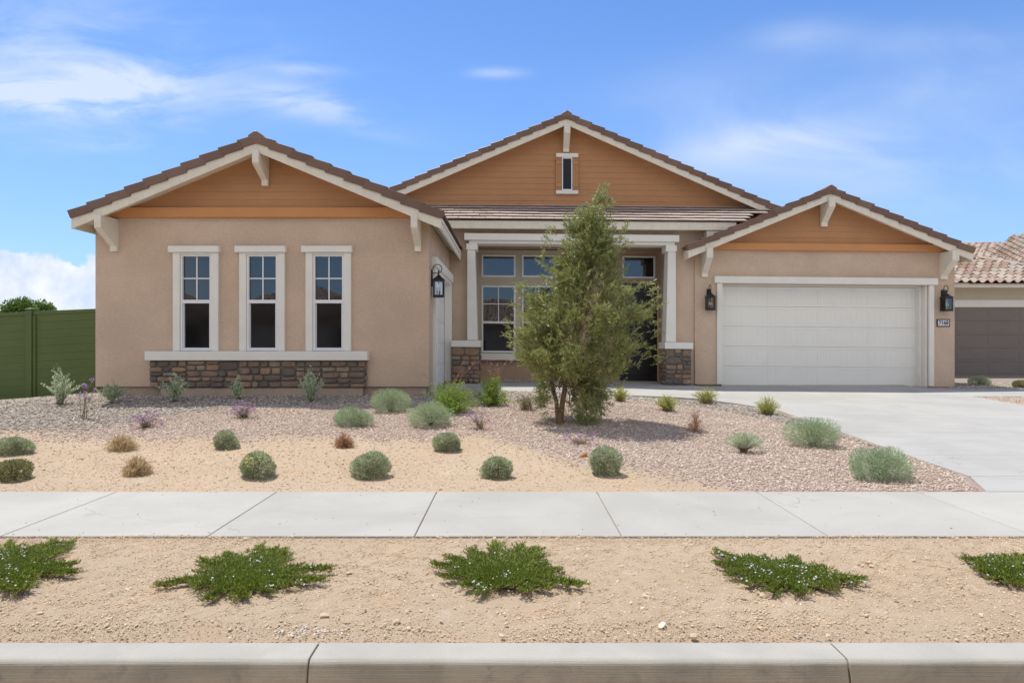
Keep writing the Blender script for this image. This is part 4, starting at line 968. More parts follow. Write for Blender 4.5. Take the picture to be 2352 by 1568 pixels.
# right hip wing in front of the upper roof
YH = 23.2; xh = nx(2352, YH)
clay_plane(q, (nx(2312, YH), YH+2.6, nz(600, YH)+.0), (.62, -.78, 0), (.72, .57, .42), lambda u, v: v < 3.2 and u > v*.35-.2, nmax=(16, 14))
cap_run(q, (nx(2318, 25.0), 25.0, nz(604, 25.0)), (nx(2350, 26.4), 26.4, nz(560, 26.4)))
q.build('roof', M['clay'], nb, label='upper slopes of curved clay tiles behind')
q = MB(); q.add([(12.2, YU, zu0-.04), (26, YU, zu0-.04), (26, 28, zr_-.04), (15.7, 28, zr_-.04)], [(0, 1, 2, 3)]); q.add([(26, 28, zr_-.04), (15.7, 28, zr_-.04), (15.7, 33, zu0-.5), (26, 33, zu0-.5)], [(0, 1, 2, 3)]); q.build('roof_deck', M['mortar'], nb)
mb = MB(); mb.box(11.9, 22, 18.6, YN-.01, .0, nz(863.5)); tag(mb.build('neighbour_driveway', M['driveway']), kind='structure')

# houses across the street: they show only as reflections in the window glass
def opposite(x, y, w, d, zw_, pk, label):
    r = empty('opposite_house', (x, y, 0), label, 'house', 'houses mirrored in the windows')
    q = MB(); q.box(x-w/2, x+w/2, y-d, y, 0, zw_); q.build('wall', M['neighbour_wall'], r)
    q = MB(); ov = .5; hx_, top = w/2+ov, pk; ry0, ry1 = y-d/2, y-d/2; rw = max(0, w/2-d/2)
    sl_ = (top-zw_)/(d/2+ov)
    kk_ = math.sqrt(1+sl_*sl_)
    clay_plane(q, (x-hx_, y+ov, zw_), (1, 0, 0), (0, -1, sl_), lambda u, v: abs(u-hx_) < hx_-(v/kk_)*((hx_-rw)/(d/2+ov)) and v/kk_ < d/2+ov, nmax=(80, 40), rr=random.Random(int(x)))
    A = [(x-hx_, y+ov, zw_-.03), (x+hx_, y+ov, zw_-.03), (x+hx_, y-d-ov, zw_-.03), (x-hx_, y-d-ov, zw_-.03), (x-rw, y-d/2, top-.04), (x+rw, y-d/2, top-.04)]
    q.add(A, [(0, 1, 5, 4), (1, 2, 5), (2, 3, 4, 5), (3, 0, 4)], .3); q.build('roof', M['clay'], r)
    q = MB(); q.box(x-2.4, x+2.4, y, y+.05, 0, 2.4); q.build('garage_door', M['door_white'], r)
    for s in (-1, 1):
        q = MB(); q.box(x+s*w*.38-.6, x+s*w*.38+.6, y, y+.04, 1, 2.3); q.build('window', M['screen'], r)
opposite(-13.6, -17, 9.5, 9, 2.8, 5.4, 'house with a hipped clay tile roof mirrored in the right window of the front wing')
opposite(-23.5, -18, 9, 9, 2.8, 5.2, 'house with a hipped clay tile roof mirrored in the left window of the front wing')
opposite(-1.5, -17, 12, 9, 2.8, 4.9, 'house with a long clay tile roof mirrored in the porch window')
opposite(14, -17, 12, 9, 2.8, 5.2, 'house with a clay tile roof standing opposite the garage across the street')

# ------------------------------------------------------------------ plants
def unit(a): return a/np.maximum(np.linalg.norm(a, axis=-1, keepdims=True), 1e-9)
def leaves(name, pos, d, L, Wd, m, parent, rng, tint=None, up=None, wide=.5):
    n = len(pos); d = unit(d); r = rng.normal(size=(n, 3)) if up is None else up+rng.normal(0, .45, (n, 3)); sd = unit(np.cross(d, r)); nrm = np.cross(sd, d)
    L = np.broadcast_to(L, n)[:, None]; Wd = np.broadcast_to(Wd, n)[:, None]
    v = np.stack([pos, pos+d*L*wide+sd*Wd*.5+nrm*Wd*.12, pos+d*L, pos+d*L*wide-sd*Wd*.5+nrm*Wd*.12], 1).reshape(-1, 3)
    if tint is None: tint = rng.beta(2, 2, n)
    return fast(name, v, np.arange(4*n).reshape(n, 4), m, parent, tint=np.clip(tint, 0, 1), local=True)
def petals(name, pos, r, m, parent, rng, k=5):
    n = len(pos); nrm = unit(rng.normal(0, .5, (n, 3))+np.array([0, -.35, 1.0])); a = unit(np.cross(nrm, rng.normal(size=(n, 3)))); b = np.cross(nrm, a); vs = []
    r = np.broadcast_to(r, n)[:, None]
    for i in range(6):
        w = 2*math.pi*i/6; vs.append(pos+(a*math.cos(w)+b*math.sin(w))*r*(1 if i % 2 else .8)+nrm*r*.15)
    return tag(fast(name, np.stack(vs, 1).reshape(-1, 3), np.arange(6*n).reshape(n, 6), m, parent, tint=rng.random(n), local=True), kind='stuff')
def stems_mesh(name, segs, rad, m, parent, rng):
    """segs (n,k,3) polylines -> thin 3-sided tubes"""
    n, k, _ = segs.shape; rad = np.asarray(rad); rad = np.broadcast_to(rad, (n, k)) if rad.ndim != 1 else np.broadcast_to(rad[None, :], (n, k))
    d = unit(np.gradient(segs, axis=1)); a = unit(np.cross(d, np.array([.31, .95, .12]))); b = np.cross(d, a)
    vs = np.stack([segs+(a*math.cos(w)+b*math.sin(w))*rad[:, :, None] for w in (0, 2.094, 4.189)], 2)     # n,k,3,3
    idx = np.arange(n*k*3).reshape(n, k, 3); fs = []
    for j in range(3): fs.append(np.stack([idx[:, :-1, j], idx[:, :-1, (j+1) % 3], idx[:, 1:, (j+1) % 3], idx[:, 1:, j]], -1).reshape(-1, 4))
    fs = np.concatenate(fs); t_ = np.tile(np.repeat(rng.random(n), k-1), 3)
    return fast(name, vs.reshape(-1, 3), fs, m, parent, tint=t_, local=True)
def curves(rng, n, base_r, tip, droop=0, k=6, wob=.04):
    """n curved stems from around the origin to the tips (n,3)"""
    b = np.stack([rng.normal(0, base_r, n), rng.normal(0, base_r, n), np.zeros(n)], -1); tt = np.linspace(0, 1, k)[None, :, None]
    p = b[:, None]*(1-tt)+tip[:, None]*tt; hgt = tip[:, None, 2:3]; p[:, :, 2:3] += (tt-tt**2)*(.35*hgt+droop)
    p[:, :, :2] -= (tt-tt**2)*.5*(tip[:, None, :2]-b[:, None, :2])
    sc = np.linalg.norm(tip, axis=1)[:, None, None]; p += rng.normal(0, 1, p.shape)*wob*sc*tt
    return p
def along(rng, segs, per, t0=.2, bias=1.0):
    n, k, _ = segs.shape; i = np.repeat(np.arange(n), per); s = (t0+(1-t0)*rng.random(len(i))**bias)*(k-1); j = np.minimum(s.astype(int), k-2); f = (s-j)[:, None]
    p = segs[i, j]*(1-f)+segs[i, j+1]*f; d = unit(segs[i, j+1]-segs[i, j]); return p, d
def dirs(rng, n, zmin=-.1):
    d = unit(rng.normal(size=(n*3+12, 3))); d = d[d[:, 2] > zmin][:n]; return d

def shrub(kind, px, py, wpx, hpx, label, cat='shrub', group=None, name='shrub', seed=None, lean=0, flowers=None, m=None, lobes=None, dens=1.0, depth=1.0):
    if kind == 'mound': wpx *= .97; hpx *= .95
    if kind == 'feather': wpx *= .95; hpx *= .95
    g0 = G(px, py-2 if py < 1120 else py); Y = g0[1]; k = Y/F; w, h = wpx*k/2, hpx*k
    rng = np.random.default_rng(int(px*7+py) if seed is None else seed)
    r = empty(name, tuple(g0-np.array([0, 0, .01])), label, cat, group)
    A = np.array([w, w*.9*depth, h])
    if kind in ('mound', 'feather'):
        feather = kind == 'feather'
        L = .024 if not feather else .034; Wd = .010 if not feather else .0042
        n = int((6500 if feather else 5200)*dens*min(1.6, (w/.22)**1.2+.35))
        lb = lobes or [(0, 0, 0, 1.0)]
        P_, D_ = [], []
        for lx, ly, lz, ls in lb:
            nn = int(n*ls**1.6/sum(q[3]**1.6 for q in lb)); d = dirs(rng, nn, -.85); nn = len(d)
            lumps = sum(np.clip((d@unit(rng.normal(size=(1, 3)))[0])*3-2.0, 0, 1)*(.13 if feather else .12) for _ in range(20))
            rad = (.80+lumps+rng.normal(0, .035, nn))*(1-.42*rng.random(nn)**2.2)
            c0 = np.array([lx*w, ly*w, h*(.44+lz)]); e = np.array([w*ls, w*.9*depth*ls, h*.54*ls]); e = e*np.where(d[:, 2:3] < 0, np.array([[1, 1, 1.0]]), 1)
            # tufts: pull the leaves towards spiky shoots
            P_.append(c0+d*rad[:, None]*e); D_.append(d)
        P_ = np.concatenate(P_); D_ = np.concatenate(D_); q = P_[:, 2] > .004; P_, D_ = P_[q], D_[q]
        nt = int(150*dens); tips = dirs(rng, nt, -.1); 
        dd = unit(D_*.9+rng.normal(0, .45, D_.shape)+np.array([0, 0, .35]))
        tint = np.clip(rng.beta(2, 2.4, len(P_))+.12*np.sin(P_[:, 0]*37+P_[:, 2]*31+P_[:, 1]*23), 0, 1)
        leaves('foliage', P_, dd, L*rng.uniform(.6, 1.3, len(P_)), Wd, m or M['santolina'], r, rng, tint)
        ns = 70; tp = dirs(rng, ns, -.1)*A*np.array([.72, .72, .5])+np.array([0, 0, h*.42]); tp[:, 2] = np.maximum(tp[:, 2], .03)
        stems_mesh('stems', curves(rng, len(tp), .012, tp), np.linspace(.004, .0015, 6), M['twig'], r, rng)
        if flowers:
            d = dirs(rng, flowers[1], .1 if flowers[2] else -.2); pos = np.array([0, 0, h*.44])+d*np.array([w, w*.9*depth, h*.55])*1.02; petals('flowers', pos, flowers[3], M[flowers[0]], r, rng)
    elif kind == 'upright':     # silvery stems fanning up, small oval leaves along them
        ns = int(34*dens); az = rng.uniform(0, 2*math.pi, ns); sp = rng.random(ns)**.7; hh = h*(1-.42*sp)*rng.uniform(.72, 1.02, ns); hh[0] = h
        tip = np.stack([np.cos(az)*sp*w+lean*w*.3, np.sin(az)*sp*w*.85, hh], -1); tip[0, :2] *= .15
        sg_ = curves(rng, ns, .02, tip, 0, 8, .02); stems_mesh('stems', sg_, np.linspace(.005, .0015, 8), M['twig'], r, rng)
        P_, D_ = along(rng, sg_, int(66*dens**.3), .12, .85); dd = unit(D_*.7+rng.normal(0, .8, D_.shape)); P_ = P_+rng.normal(0, .009, P_.shape)
        leaves('foliage', P_, dd, .025*rng.uniform(.7, 1.25, len(P_)), .015, m or M['silver'], r, rng)
    elif kind == 'leafy':
        ns = int(80*dens); tp = dirs(rng, ns, .0); tip = tp*np.array([w, w*.8*depth, h])*rng.uniform(.7, 1.03, (len(tp), 1)); tip[:, 2] = np.maximum(tip[:, 2], h*.18)
        sg_ = curves(rng, len(tip), .03, tip, 0, 7, .035); stems_mesh('stems', sg_, np.linspace(.005, .0014, 7), M['twig'], r, rng)
        P_, D_ = along(rng, sg_, 70, .22, .8); P_ += rng.normal(0, .022, P_.shape); P_[:, 2] = np.maximum(P_[:, 2], .01); leaves('foliage', P_, unit(D_*.5+rng.normal(0, .8, D_.shape)+[0, 0, .2]), .027*rng.uniform(.6, 1.25, len(P_)), .013, m or M['leafy'], r, rng)
        if flowers:
            nf = flowers[1]; az = rng.uniform(0, 6.28, nf); sp = rng.random(nf)**.6; ft = np.stack([np.cos(az)*sp*w*1.05, np.sin(az)*sp*w*.7, h*rng.uniform(1.0, 1.5, nf)], -1)
            fs_ = curves(rng, nf, .05, ft, 0, 6, .02); stems_mesh('flower_stems', fs_, np.linspace(.003, .0015, 6), M['redtwig'], r, rng)
            fp, _ = along(rng, fs_, 5, .85); petals('flowers', fp+rng.normal(0, .008, fp.shape), flowers[3], M[flowers[0]], r, rng)
    elif kind == 'sprig':       # tufts of thin upright shoots
        ns = int(150*dens); az = rng.uniform(0, 2*math.pi, ns); sp = rng.random(ns)**.55; tip = np.stack([np.cos(az)*sp*w, np.sin(az)*sp*w*.85, h*(1-.45*sp**2)*rng.uniform(.6, 1.05, ns)], -1)
        sg_ = curves(rng, ns, w*.22, tip, 0, 6, .02); stems_mesh('stems', sg_, np.linspace(.0028, .001, 6), M['twig'], r, rng)
        P_, D_ = along(rng, sg_, 34, .12, .8); leaves('foliage', P_+rng.normal(0, .004, P_.shape), unit(D_+rng.normal(0, .55, D_.shape)), .019*rng.uniform(.6, 1.3, len(P_)), .0048, m or M['lime'], r, rng)
        if flowers: fp, _ = along(rng, sg_[:flowers[1]], 2, .93); petals('flowers', fp, flowers[3], M[flowers[0]], r, rng)
    elif kind == 'dry':
        ns = int(240*dens); d = dirs(rng, ns, .0); tip = d*np.array([w, w*.9, h])*rng.uniform(.7, 1.05, (len(d), 1)); tip[:, 2] = np.maximum(tip[:, 2], h*.12)
        sg_ = curves(rng, len(tip), w*.08, tip, 0, 7, .05); stems_mesh('stems', sg_, np.linspace(.0034, .0014, 7), m or M['drytwig'], r, rng)
        P_, D_ = along(rng, sg_, 3, .5); sub = np.stack([P_, P_+unit(D_+rng.normal(0, .6, D_.shape))*h*.14, P_+unit(D_+rng.normal(0, .6, D_.shape))*h*.25], 1)
        stems_mesh('twigs', sub, .0014, m or M['drytwig'], r, rng)
        P_, D_ = along(rng, sg_, int(9*dens), .55); leaves('foliage', P_, unit(D_+rng.normal(0, .7, D_.shape)), .017, .006, M['drytwig'] if m is None else m, r, rng)
    elif kind == 'verbena':     # low sprawling stems with purple heads
        ns = int(46*dens); az = rng.uniform(0, 2*math.pi, ns); sp = rng.random(ns)**.6; tip = np.stack([np.cos(az)*sp*w, np.sin(az)*sp*w*.8, h*rng.uniform(.35, 1.05, ns)*(1-.3*sp)], -1)
        sg_ = curves(rng, ns, .03, tip, 0, 6, .04); stems_mesh('stems', sg_, np.linspace(.0030, .0014, 6), M['twig'], r, rng)
        P_, D_ = along(rng, sg_, 26, .02, 1.9); leaves('foliage', P_+rng.normal(0, .008, P_.shape), unit(D_*.5+rng.normal(0, .8, D_.shape)), .019, .006, m or M['dull'], r, rng)
        fp, _ = along(rng, sg_, 8, .84); petals('flowers', fp+rng.normal(0, .012, fp.shape), .0085, M['purple'], r, rng)
    elif kind == 'stalks':      # a few tall bare stalks with flower heads
        tip = np.array([(-.5*w, 0, h*.62), (.15*w, .02, h*.80), (.9*w, -.02, h*.98), (1.0*w, .03, h*.72), (.2*w, -.03, h*.66), (-.2*w, .04, h*.86), (.5*w, .0, h*.5)])
        sg_ = curves(rng, len(tip), .03, tip, 0, 8, .02); stems_mesh('stems', sg_, np.linspace(.005, .0022, 8), M['twig'], r, rng)
        P_, D_ = along(rng, sg_, 26, .03, 1.5); leaves('foliage', P_+rng.normal(0, .006, P_.shape), unit(D_+rng.normal(0, .8, D_.shape)), .028, .006, M['dull'], r, rng)
        fp = np.repeat(tip, 26, 0)+rng.normal(0, .017, (26*len(tip), 3)); petals('flowers', fp, .009, M['purple'], r, rng)
    return r

LB2 = [(0, 0, 0, .9), (-.35, -.1, -.05, .62), (.38, .05, -.06, .6), (.05, -.3, .06, .6)]
GS, GA, GR_, GY, GD = 'silver leaved shrubs along the house wall', 'feathery grey green mounds', 'round clipped looking shrubs on the tan soil', 'lime green tufts by the walkway', 'dried out shrubs on the tan soil'
shrub('upright', 138, 932, 92, 92, 'tall silver shrub in front of the green fence', group=GS, name='silver_shrub', dens=1.25)
shrub('upright', 258, 930, 66, 58, 'small grey green shrub at the left corner of the house', group=GS, name='silver_shrub', m=M['artemisia'])
shrub('upright', 402, 926, 78, 72, 'bushy silver shrub below the left window in front of the stone panel', group=GS, name='silver_shrub', dens=1.3)
shrub('upright', 546, 920, 44, 58, 'narrow silver shrub below the middle window', group=GS, name='silver_shrub', dens=.8)
shrub('upright', 714, 925, 72, 86, 'tall silver shrub below the right window in front of the stone panel', group=GS, name='silver_shrub', dens=1.15)
shrub('stalks', 193, 963, 46, 92, 'tall bare flower stalks with purple heads near the fence', 'flower', name='verbena_plant')
shrub('verbena', 334, 985, 88, 46, 'low straggly purple flowering plant left of centre on the gravel border', 'flower', name='verbena_plant')
shrub('verbena', 560, 962, 78, 46, 'low purple flowering plant in front of the narrow silver shrub', 'flower', name='verbena_plant', dens=1.3)
shrub('feather', 897, 947, 96, 62, 'feathery grey green mound by the corner of the front wing', group=GA, name='feathery_shrub', m=M['artemisia'], lobes=LB2)
shrub('feather', 814, 979, 92, 50, 'small feathery mound on pink gravel, leftmost of the three near the wing corner', group=GA, name='feathery_shrub', m=M['artemisia'], lobes=[(-.2, 0, 0, .8), (.4, -.1, -.12, .55), (-.5, .1, -.05, .5)])
shrub('feather', 989, 979, 104, 60, 'feathery grey green mound in front of the bright leafy bush', group=GA, name='feathery_shrub', m=M['artemisia'], lobes=LB2)
shrub('feather', 1866, 1027, 128, 76, 'large feathery mound beside the driveway edge, the farther of two', group=GA, name='feathery_shrub', m=M['artemisia'], lobes=LB2, dens=1.15)
shrub('feather', 2018, 1102, 142, 82, 'largest feathery mound with a side lobe close to the sidewalk end of the driveway', group=GA, name='feathery_shrub', m=M['artemisia'], lobes=[(-.12, 0, 0, .88), (.52, .35, .14, .52), (-.4, -.2, -.08, .6), (.3, -.2, -.05, .6)], dens=1.25)
shrub('feather', 1708, 1042, 92, 54, 'sparse pale feathery shrub on the pink gravel right of the tree', group=GA, name='feathery_shrub', m=M['silver'], lobes=[(.1, 0, .08, .55), (-.55, 0, .1, .38), (.55, .1, .08, .42), (-.1, -.1, .22, .4)], dens=.4)
shrub('leafy', 1032, 950, 150, 84, 'bright green leafy bush beside the white side door', group=None, name='leafy_shrub', dens=1.25, flowers=('pinkfl', 8, 1, .007))
shrub('leafy', 946, 905, 76, 50, 'dark green bush at the corner of the front wing', name='leafy_shrub', m=M['dark'], dens=.5, flowers=('purple', 6, 1, .006))
shrub('leafy', 1130, 934, 98, 76, 'green bush with thin red flower stalks in front of the left stone pier', name='leafy_shrub', dens=.8, flowers=('pinkfl', 18, 1, .009))
shrub('sprig', 1208, 944, 62, 42, 'dull sparse tuft left of the tree trunk', name='tuft', m=M['dull'], dens=.45)
shrub('verbena', 1100, 988, 76, 62, 'thin straggly plant with purple flowers and bare stems on pink gravel', 'flower', name='verbena_plant', dens=.6)
shrub('verbena', 1330, 1022, 90, 40, 'sparse purple flowering plant in the shadow of the tree', 'flower', name='verbena_plant', dens=.45)
shrub('sprig', 1424, 924, 48, 38, 'yellow green tuft just right of the tree', group=GY, name='tuft', flowers=('yellow', 40, 1, .008), dens=.8)
shrub('sprig', 1533, 946, 62, 40, 'round lime green tuft nearest the tree of three along the walkway edge', group=GY, name='tuft')
shrub('sprig', 1622, 930, 74, 42, 'wide lime green tuft at the edge of the walkway below the garage lantern', group=GY, name='tuft')
shrub('sprig', 1762, 954, 66, 46, 'lime green tuft at the bend where the walkway meets the driveway', group=GY, name='tuft')
shrub('dry', 1598, 994, 38, 58, 'thin rust coloured dead twigs on the pink gravel', name='dry_shrub', m=M['redtwig'], dens=.22)
shrub('mound', 32, 1042, 72, 42, 'green shrub at the left edge of the photo, farther back than the half dried one', group=GR_, name='round_shrub')
shrub('mound', 30, 1102, 76, 50, 'half dried greenish shrub at the left edge near the sidewalk', group=GR_, name='round_shrub', m=M['dull'], dens=.7)
shrub('dry', 280, 1034, 74, 36, 'flat dried brown shrub at the border of gravel and tan soil', group=GD, name='dry_shrub')
shrub('dry', 314, 1091, 66, 44, 'round dried tan shrub close to the sidewalk', group=GD, name='dry_shrub', dens=1.2)
shrub('mound', 517, 1031, 54, 42, 'small green shrub narrowing to its base with shadow beneath', group=GR_, name='round_shrub', dens=.8)
shrub('mound', 590, 1096, 76, 58, 'round grey green shrub with yellow flowers on top', group=GR_, name='round_shrub', flowers=('yellow', 70, 1, .010))
shrub('dry', 790, 1029, 50, 36, 'small reddish dried twiggy shrub', group=GD, name='dry_shrub', m=M['redtwig'], dens=.6)
shrub('mound', 850, 1096, 84, 60, 'largest round green shrub on the tan soil near the sidewalk', group=GR_, name='round_shrub')
shrub('mound', 1028, 1036, 64, 44, 'oval green shrub leaning right at the edge of the pink gravel', group=GR_, name='round_shrub')
shrub('mound', 1140, 1098, 66, 54, 'round green shrub near the sidewalk between the largest round one and the tree', group=GR_, name='round_shrub')
shrub('mound', 1387, 1089, 74, 66, 'ball shaped green shrub at the lower edge of the tree shadow', group=GR_, name='round_shrub')
shrub('mound', 2250, 887, 42, 24, 'small shrub before the neighbouring driveway', group=None, name='round_shrub', dens=.6)
shrub('mound', 2342, 893, 32, 20, 'small tan shrub at the right edge before the neighbouring driveway', name='round_shrub', m=M['dull'], dens=.6)

# small rock
g0 = G(1338, 1050); q = MB(); r0 = .055
q.add([(g0[0]-.075, g0[1], g0[2]-.01), (g0[0]+.06, g0[1]-.03, g0[2]-.01), (g0[0]+.055, g0[1]+.05, g0[2]-.01), (g0[0]-.04, g0[1]+.05, g0[2]-.01), (g0[0]+.05, g0[1]-.015, g0[2]+.055), (g0[0]+.045, g0[1]+.03, g0[2]+.06), (g0[0]-.03, g0[1]+.01, g0[2]+.025)],
      [(0, 1, 4, 6), (1, 2, 5, 4), (2, 3, 5), (3, 6, 5), (3, 0, 6), (4, 5, 6), (0, 3, 2, 1)])
tag(q.build('rock', mat('rust_rock', (.36, .19, .075), .9, .2, (20, .2)), None, .006), 'small rust brown rock beside the ball shaped shrub', 'rock')

# ground covering mats in the parkway
def ground_mat(tips, cen, org, label, seed, fl=12):
    W_ = lambda p: G(org[0]+p[0]*.35, org[1]+p[1]*.35)
    c = W_(cen); rng = np.random.default_rng(seed); r = empty('groundcover_plant', (c[0], c[1], 0.0), label, 'plant', 'flowering groundcover plants between curb and sidewalk')
    T = [W_(p)-c for p in tips]; T = [np.array([a, b, 0.]) for a, b, _ in T]; segs = []
    for i, a in enumerate(T):
        nx_ = T[(i+1) % len(T)]
        for _ in range(13):
            e = a*rng.uniform(.80, 1.0)+rng.normal(0, .010, 3); st = a*rng.uniform(0, .28)+rng.normal(0, .025, 3); segs.append((st, e))
        for _ in range(16):
            f = rng.random(); e = (a*(1-f)+nx_*f)*rng.uniform(.42, .80); segs.append((e*rng.uniform(0, .2), e+rng.normal(0, .012, 3)))
        for _ in range(22):   # side shoots of the long arm
            f = rng.uniform(.2, .93); b0 = a*f; sdv = np.array([-a[1], a[0], 0]); sdv /= np.linalg.norm(sdv)+1e-6; ln = (.045+.14*(1-f))*rng.uniform(.5, 1.1)
            segs.append((b0, b0+a/np.linalg.norm(a)*ln*.9+sdv*ln*rng.choice([-1, 1])*.75))
    s = np.array([x[0] for x in segs]); e = np.array([x[1] for x in segs]); tt = np.linspace(0, 1, 7)[None, :, None]
    p = s[:, None]*(1-tt)+e[:, None]*tt; ln = np.linalg.norm(e-s, axis=1)[:, None]; ht = rng.uniform(.006, .028, (len(s), 1))
    p[:, :, 2] = .010+ht*(.3+.7*tt[:, :, 0])+.012; p += rng.normal(0, .006, p.shape)*np.array([1, 1, .3]); p[:, :, 2] = np.maximum(p[:, :, 2], .006)
    stems_mesh('stems', p, .0021, M['twig'], r, rng)
    per = np.maximum(8, (ln[:, 0]*240)).astype(int); P_, D_, TT = [], [], []
    for i in range(len(p)):
        q_, d_ = along(rng, p[i:i+1], int(per[i]), 0.0); P_.append(q_); D_.append(d_)
    P_ = np.concatenate(P_); D_ = np.concatenate(D_)
    dd = unit(D_*.55+rng.normal(0, .42, D_.shape)*np.array([1, 1, .5])+np.array([0, 0, .5])); rr_ = np.linalg.norm(P_[:, :2], axis=1)/.5
    leaves('foliage', P_, dd, .026*rng.uniform(.6, 1.2, len(P_)), .0062, M['mat'], r, rng, np.clip(rng.beta(2, 2.6, len(P_))+.22*np.clip(rr_-.55, 0, 1), 0, 1), wide=.6)
    k = fl; fc = np.array([p[rng.integers(len(p)), rng.integers(2, 6)] for _ in range(k)]); fp = np.repeat(fc, 5, 0)+rng.normal(0, .022, (5*k, 3)); ex = np.array([p[rng.integers(len(p)), rng.integers(2, 6)] for _ in range(16)]); fp = np.concatenate([fp, ex])
    fp[:, 2] = rng.uniform(.045, .066, len(fp)); petals('flowers', fp, rng.uniform(.004, .0075, len(fp)), M['white'], r, rng)
O1, O2, O3 = (0, 940.8), (764.4, 940.8), (1528.8, 823.2)
ground_mat([(490,895),(490,1055),(500,1110),(170,1215),(110,1250),(0,1240),(-150,1200),(-250,1080),(-200,950),(60,900),(250,920),(380,890)], (120, 1060), O1, 'dense green mat with white flowers cut by the left edge of the photo', 1)
ground_mat([(1020,1195),(1310,1020),(1480,980),(1710,920),(1835,935),(1900,955),(2190,1080),(2150,1165),(1920,1200),(1775,1250),(1590,1290),(1340,1305),(1270,1215)], (1600, 1110), O1, 'widest green mat with a long thin arm reaching left, second from the left', 2, 9)
ground_mat([(630,1055),(700,1145),(740,1000),(890,950),(1065,905),(1245,925),(1350,940),(1390,990),(1425,1050),(1510,1100),(1680,1200),(1430,1220),(1300,1240),(1095,1220),(945,1255),(840,1210)], (1100, 1090), O2, 'star shaped green mat in the middle with a long arm reaching right', 3, 9)
ground_mat([(310,1300),(295,1380),(520,1340),(630,1340),(860,1345),(1050,1410),(1335,1490),(1280,1510),(1130,1560),(900,1590),(700,1580),(510,1510),(400,1450)], (760, 1440), O3, 'flatter diagonal green mat full of white flowers, right of the middle', 4, 26)
ground_mat([(1945,1345),(2060,1440),(2040,1420),(2150,1500),(2300,1530),(2500,1560),(2650,1480),(2600,1380),(2350,1330),(2230,1340),(2120,1335)], (2330, 1430), O3, 'green mat cut by the right edge of the photo', 5, 8)

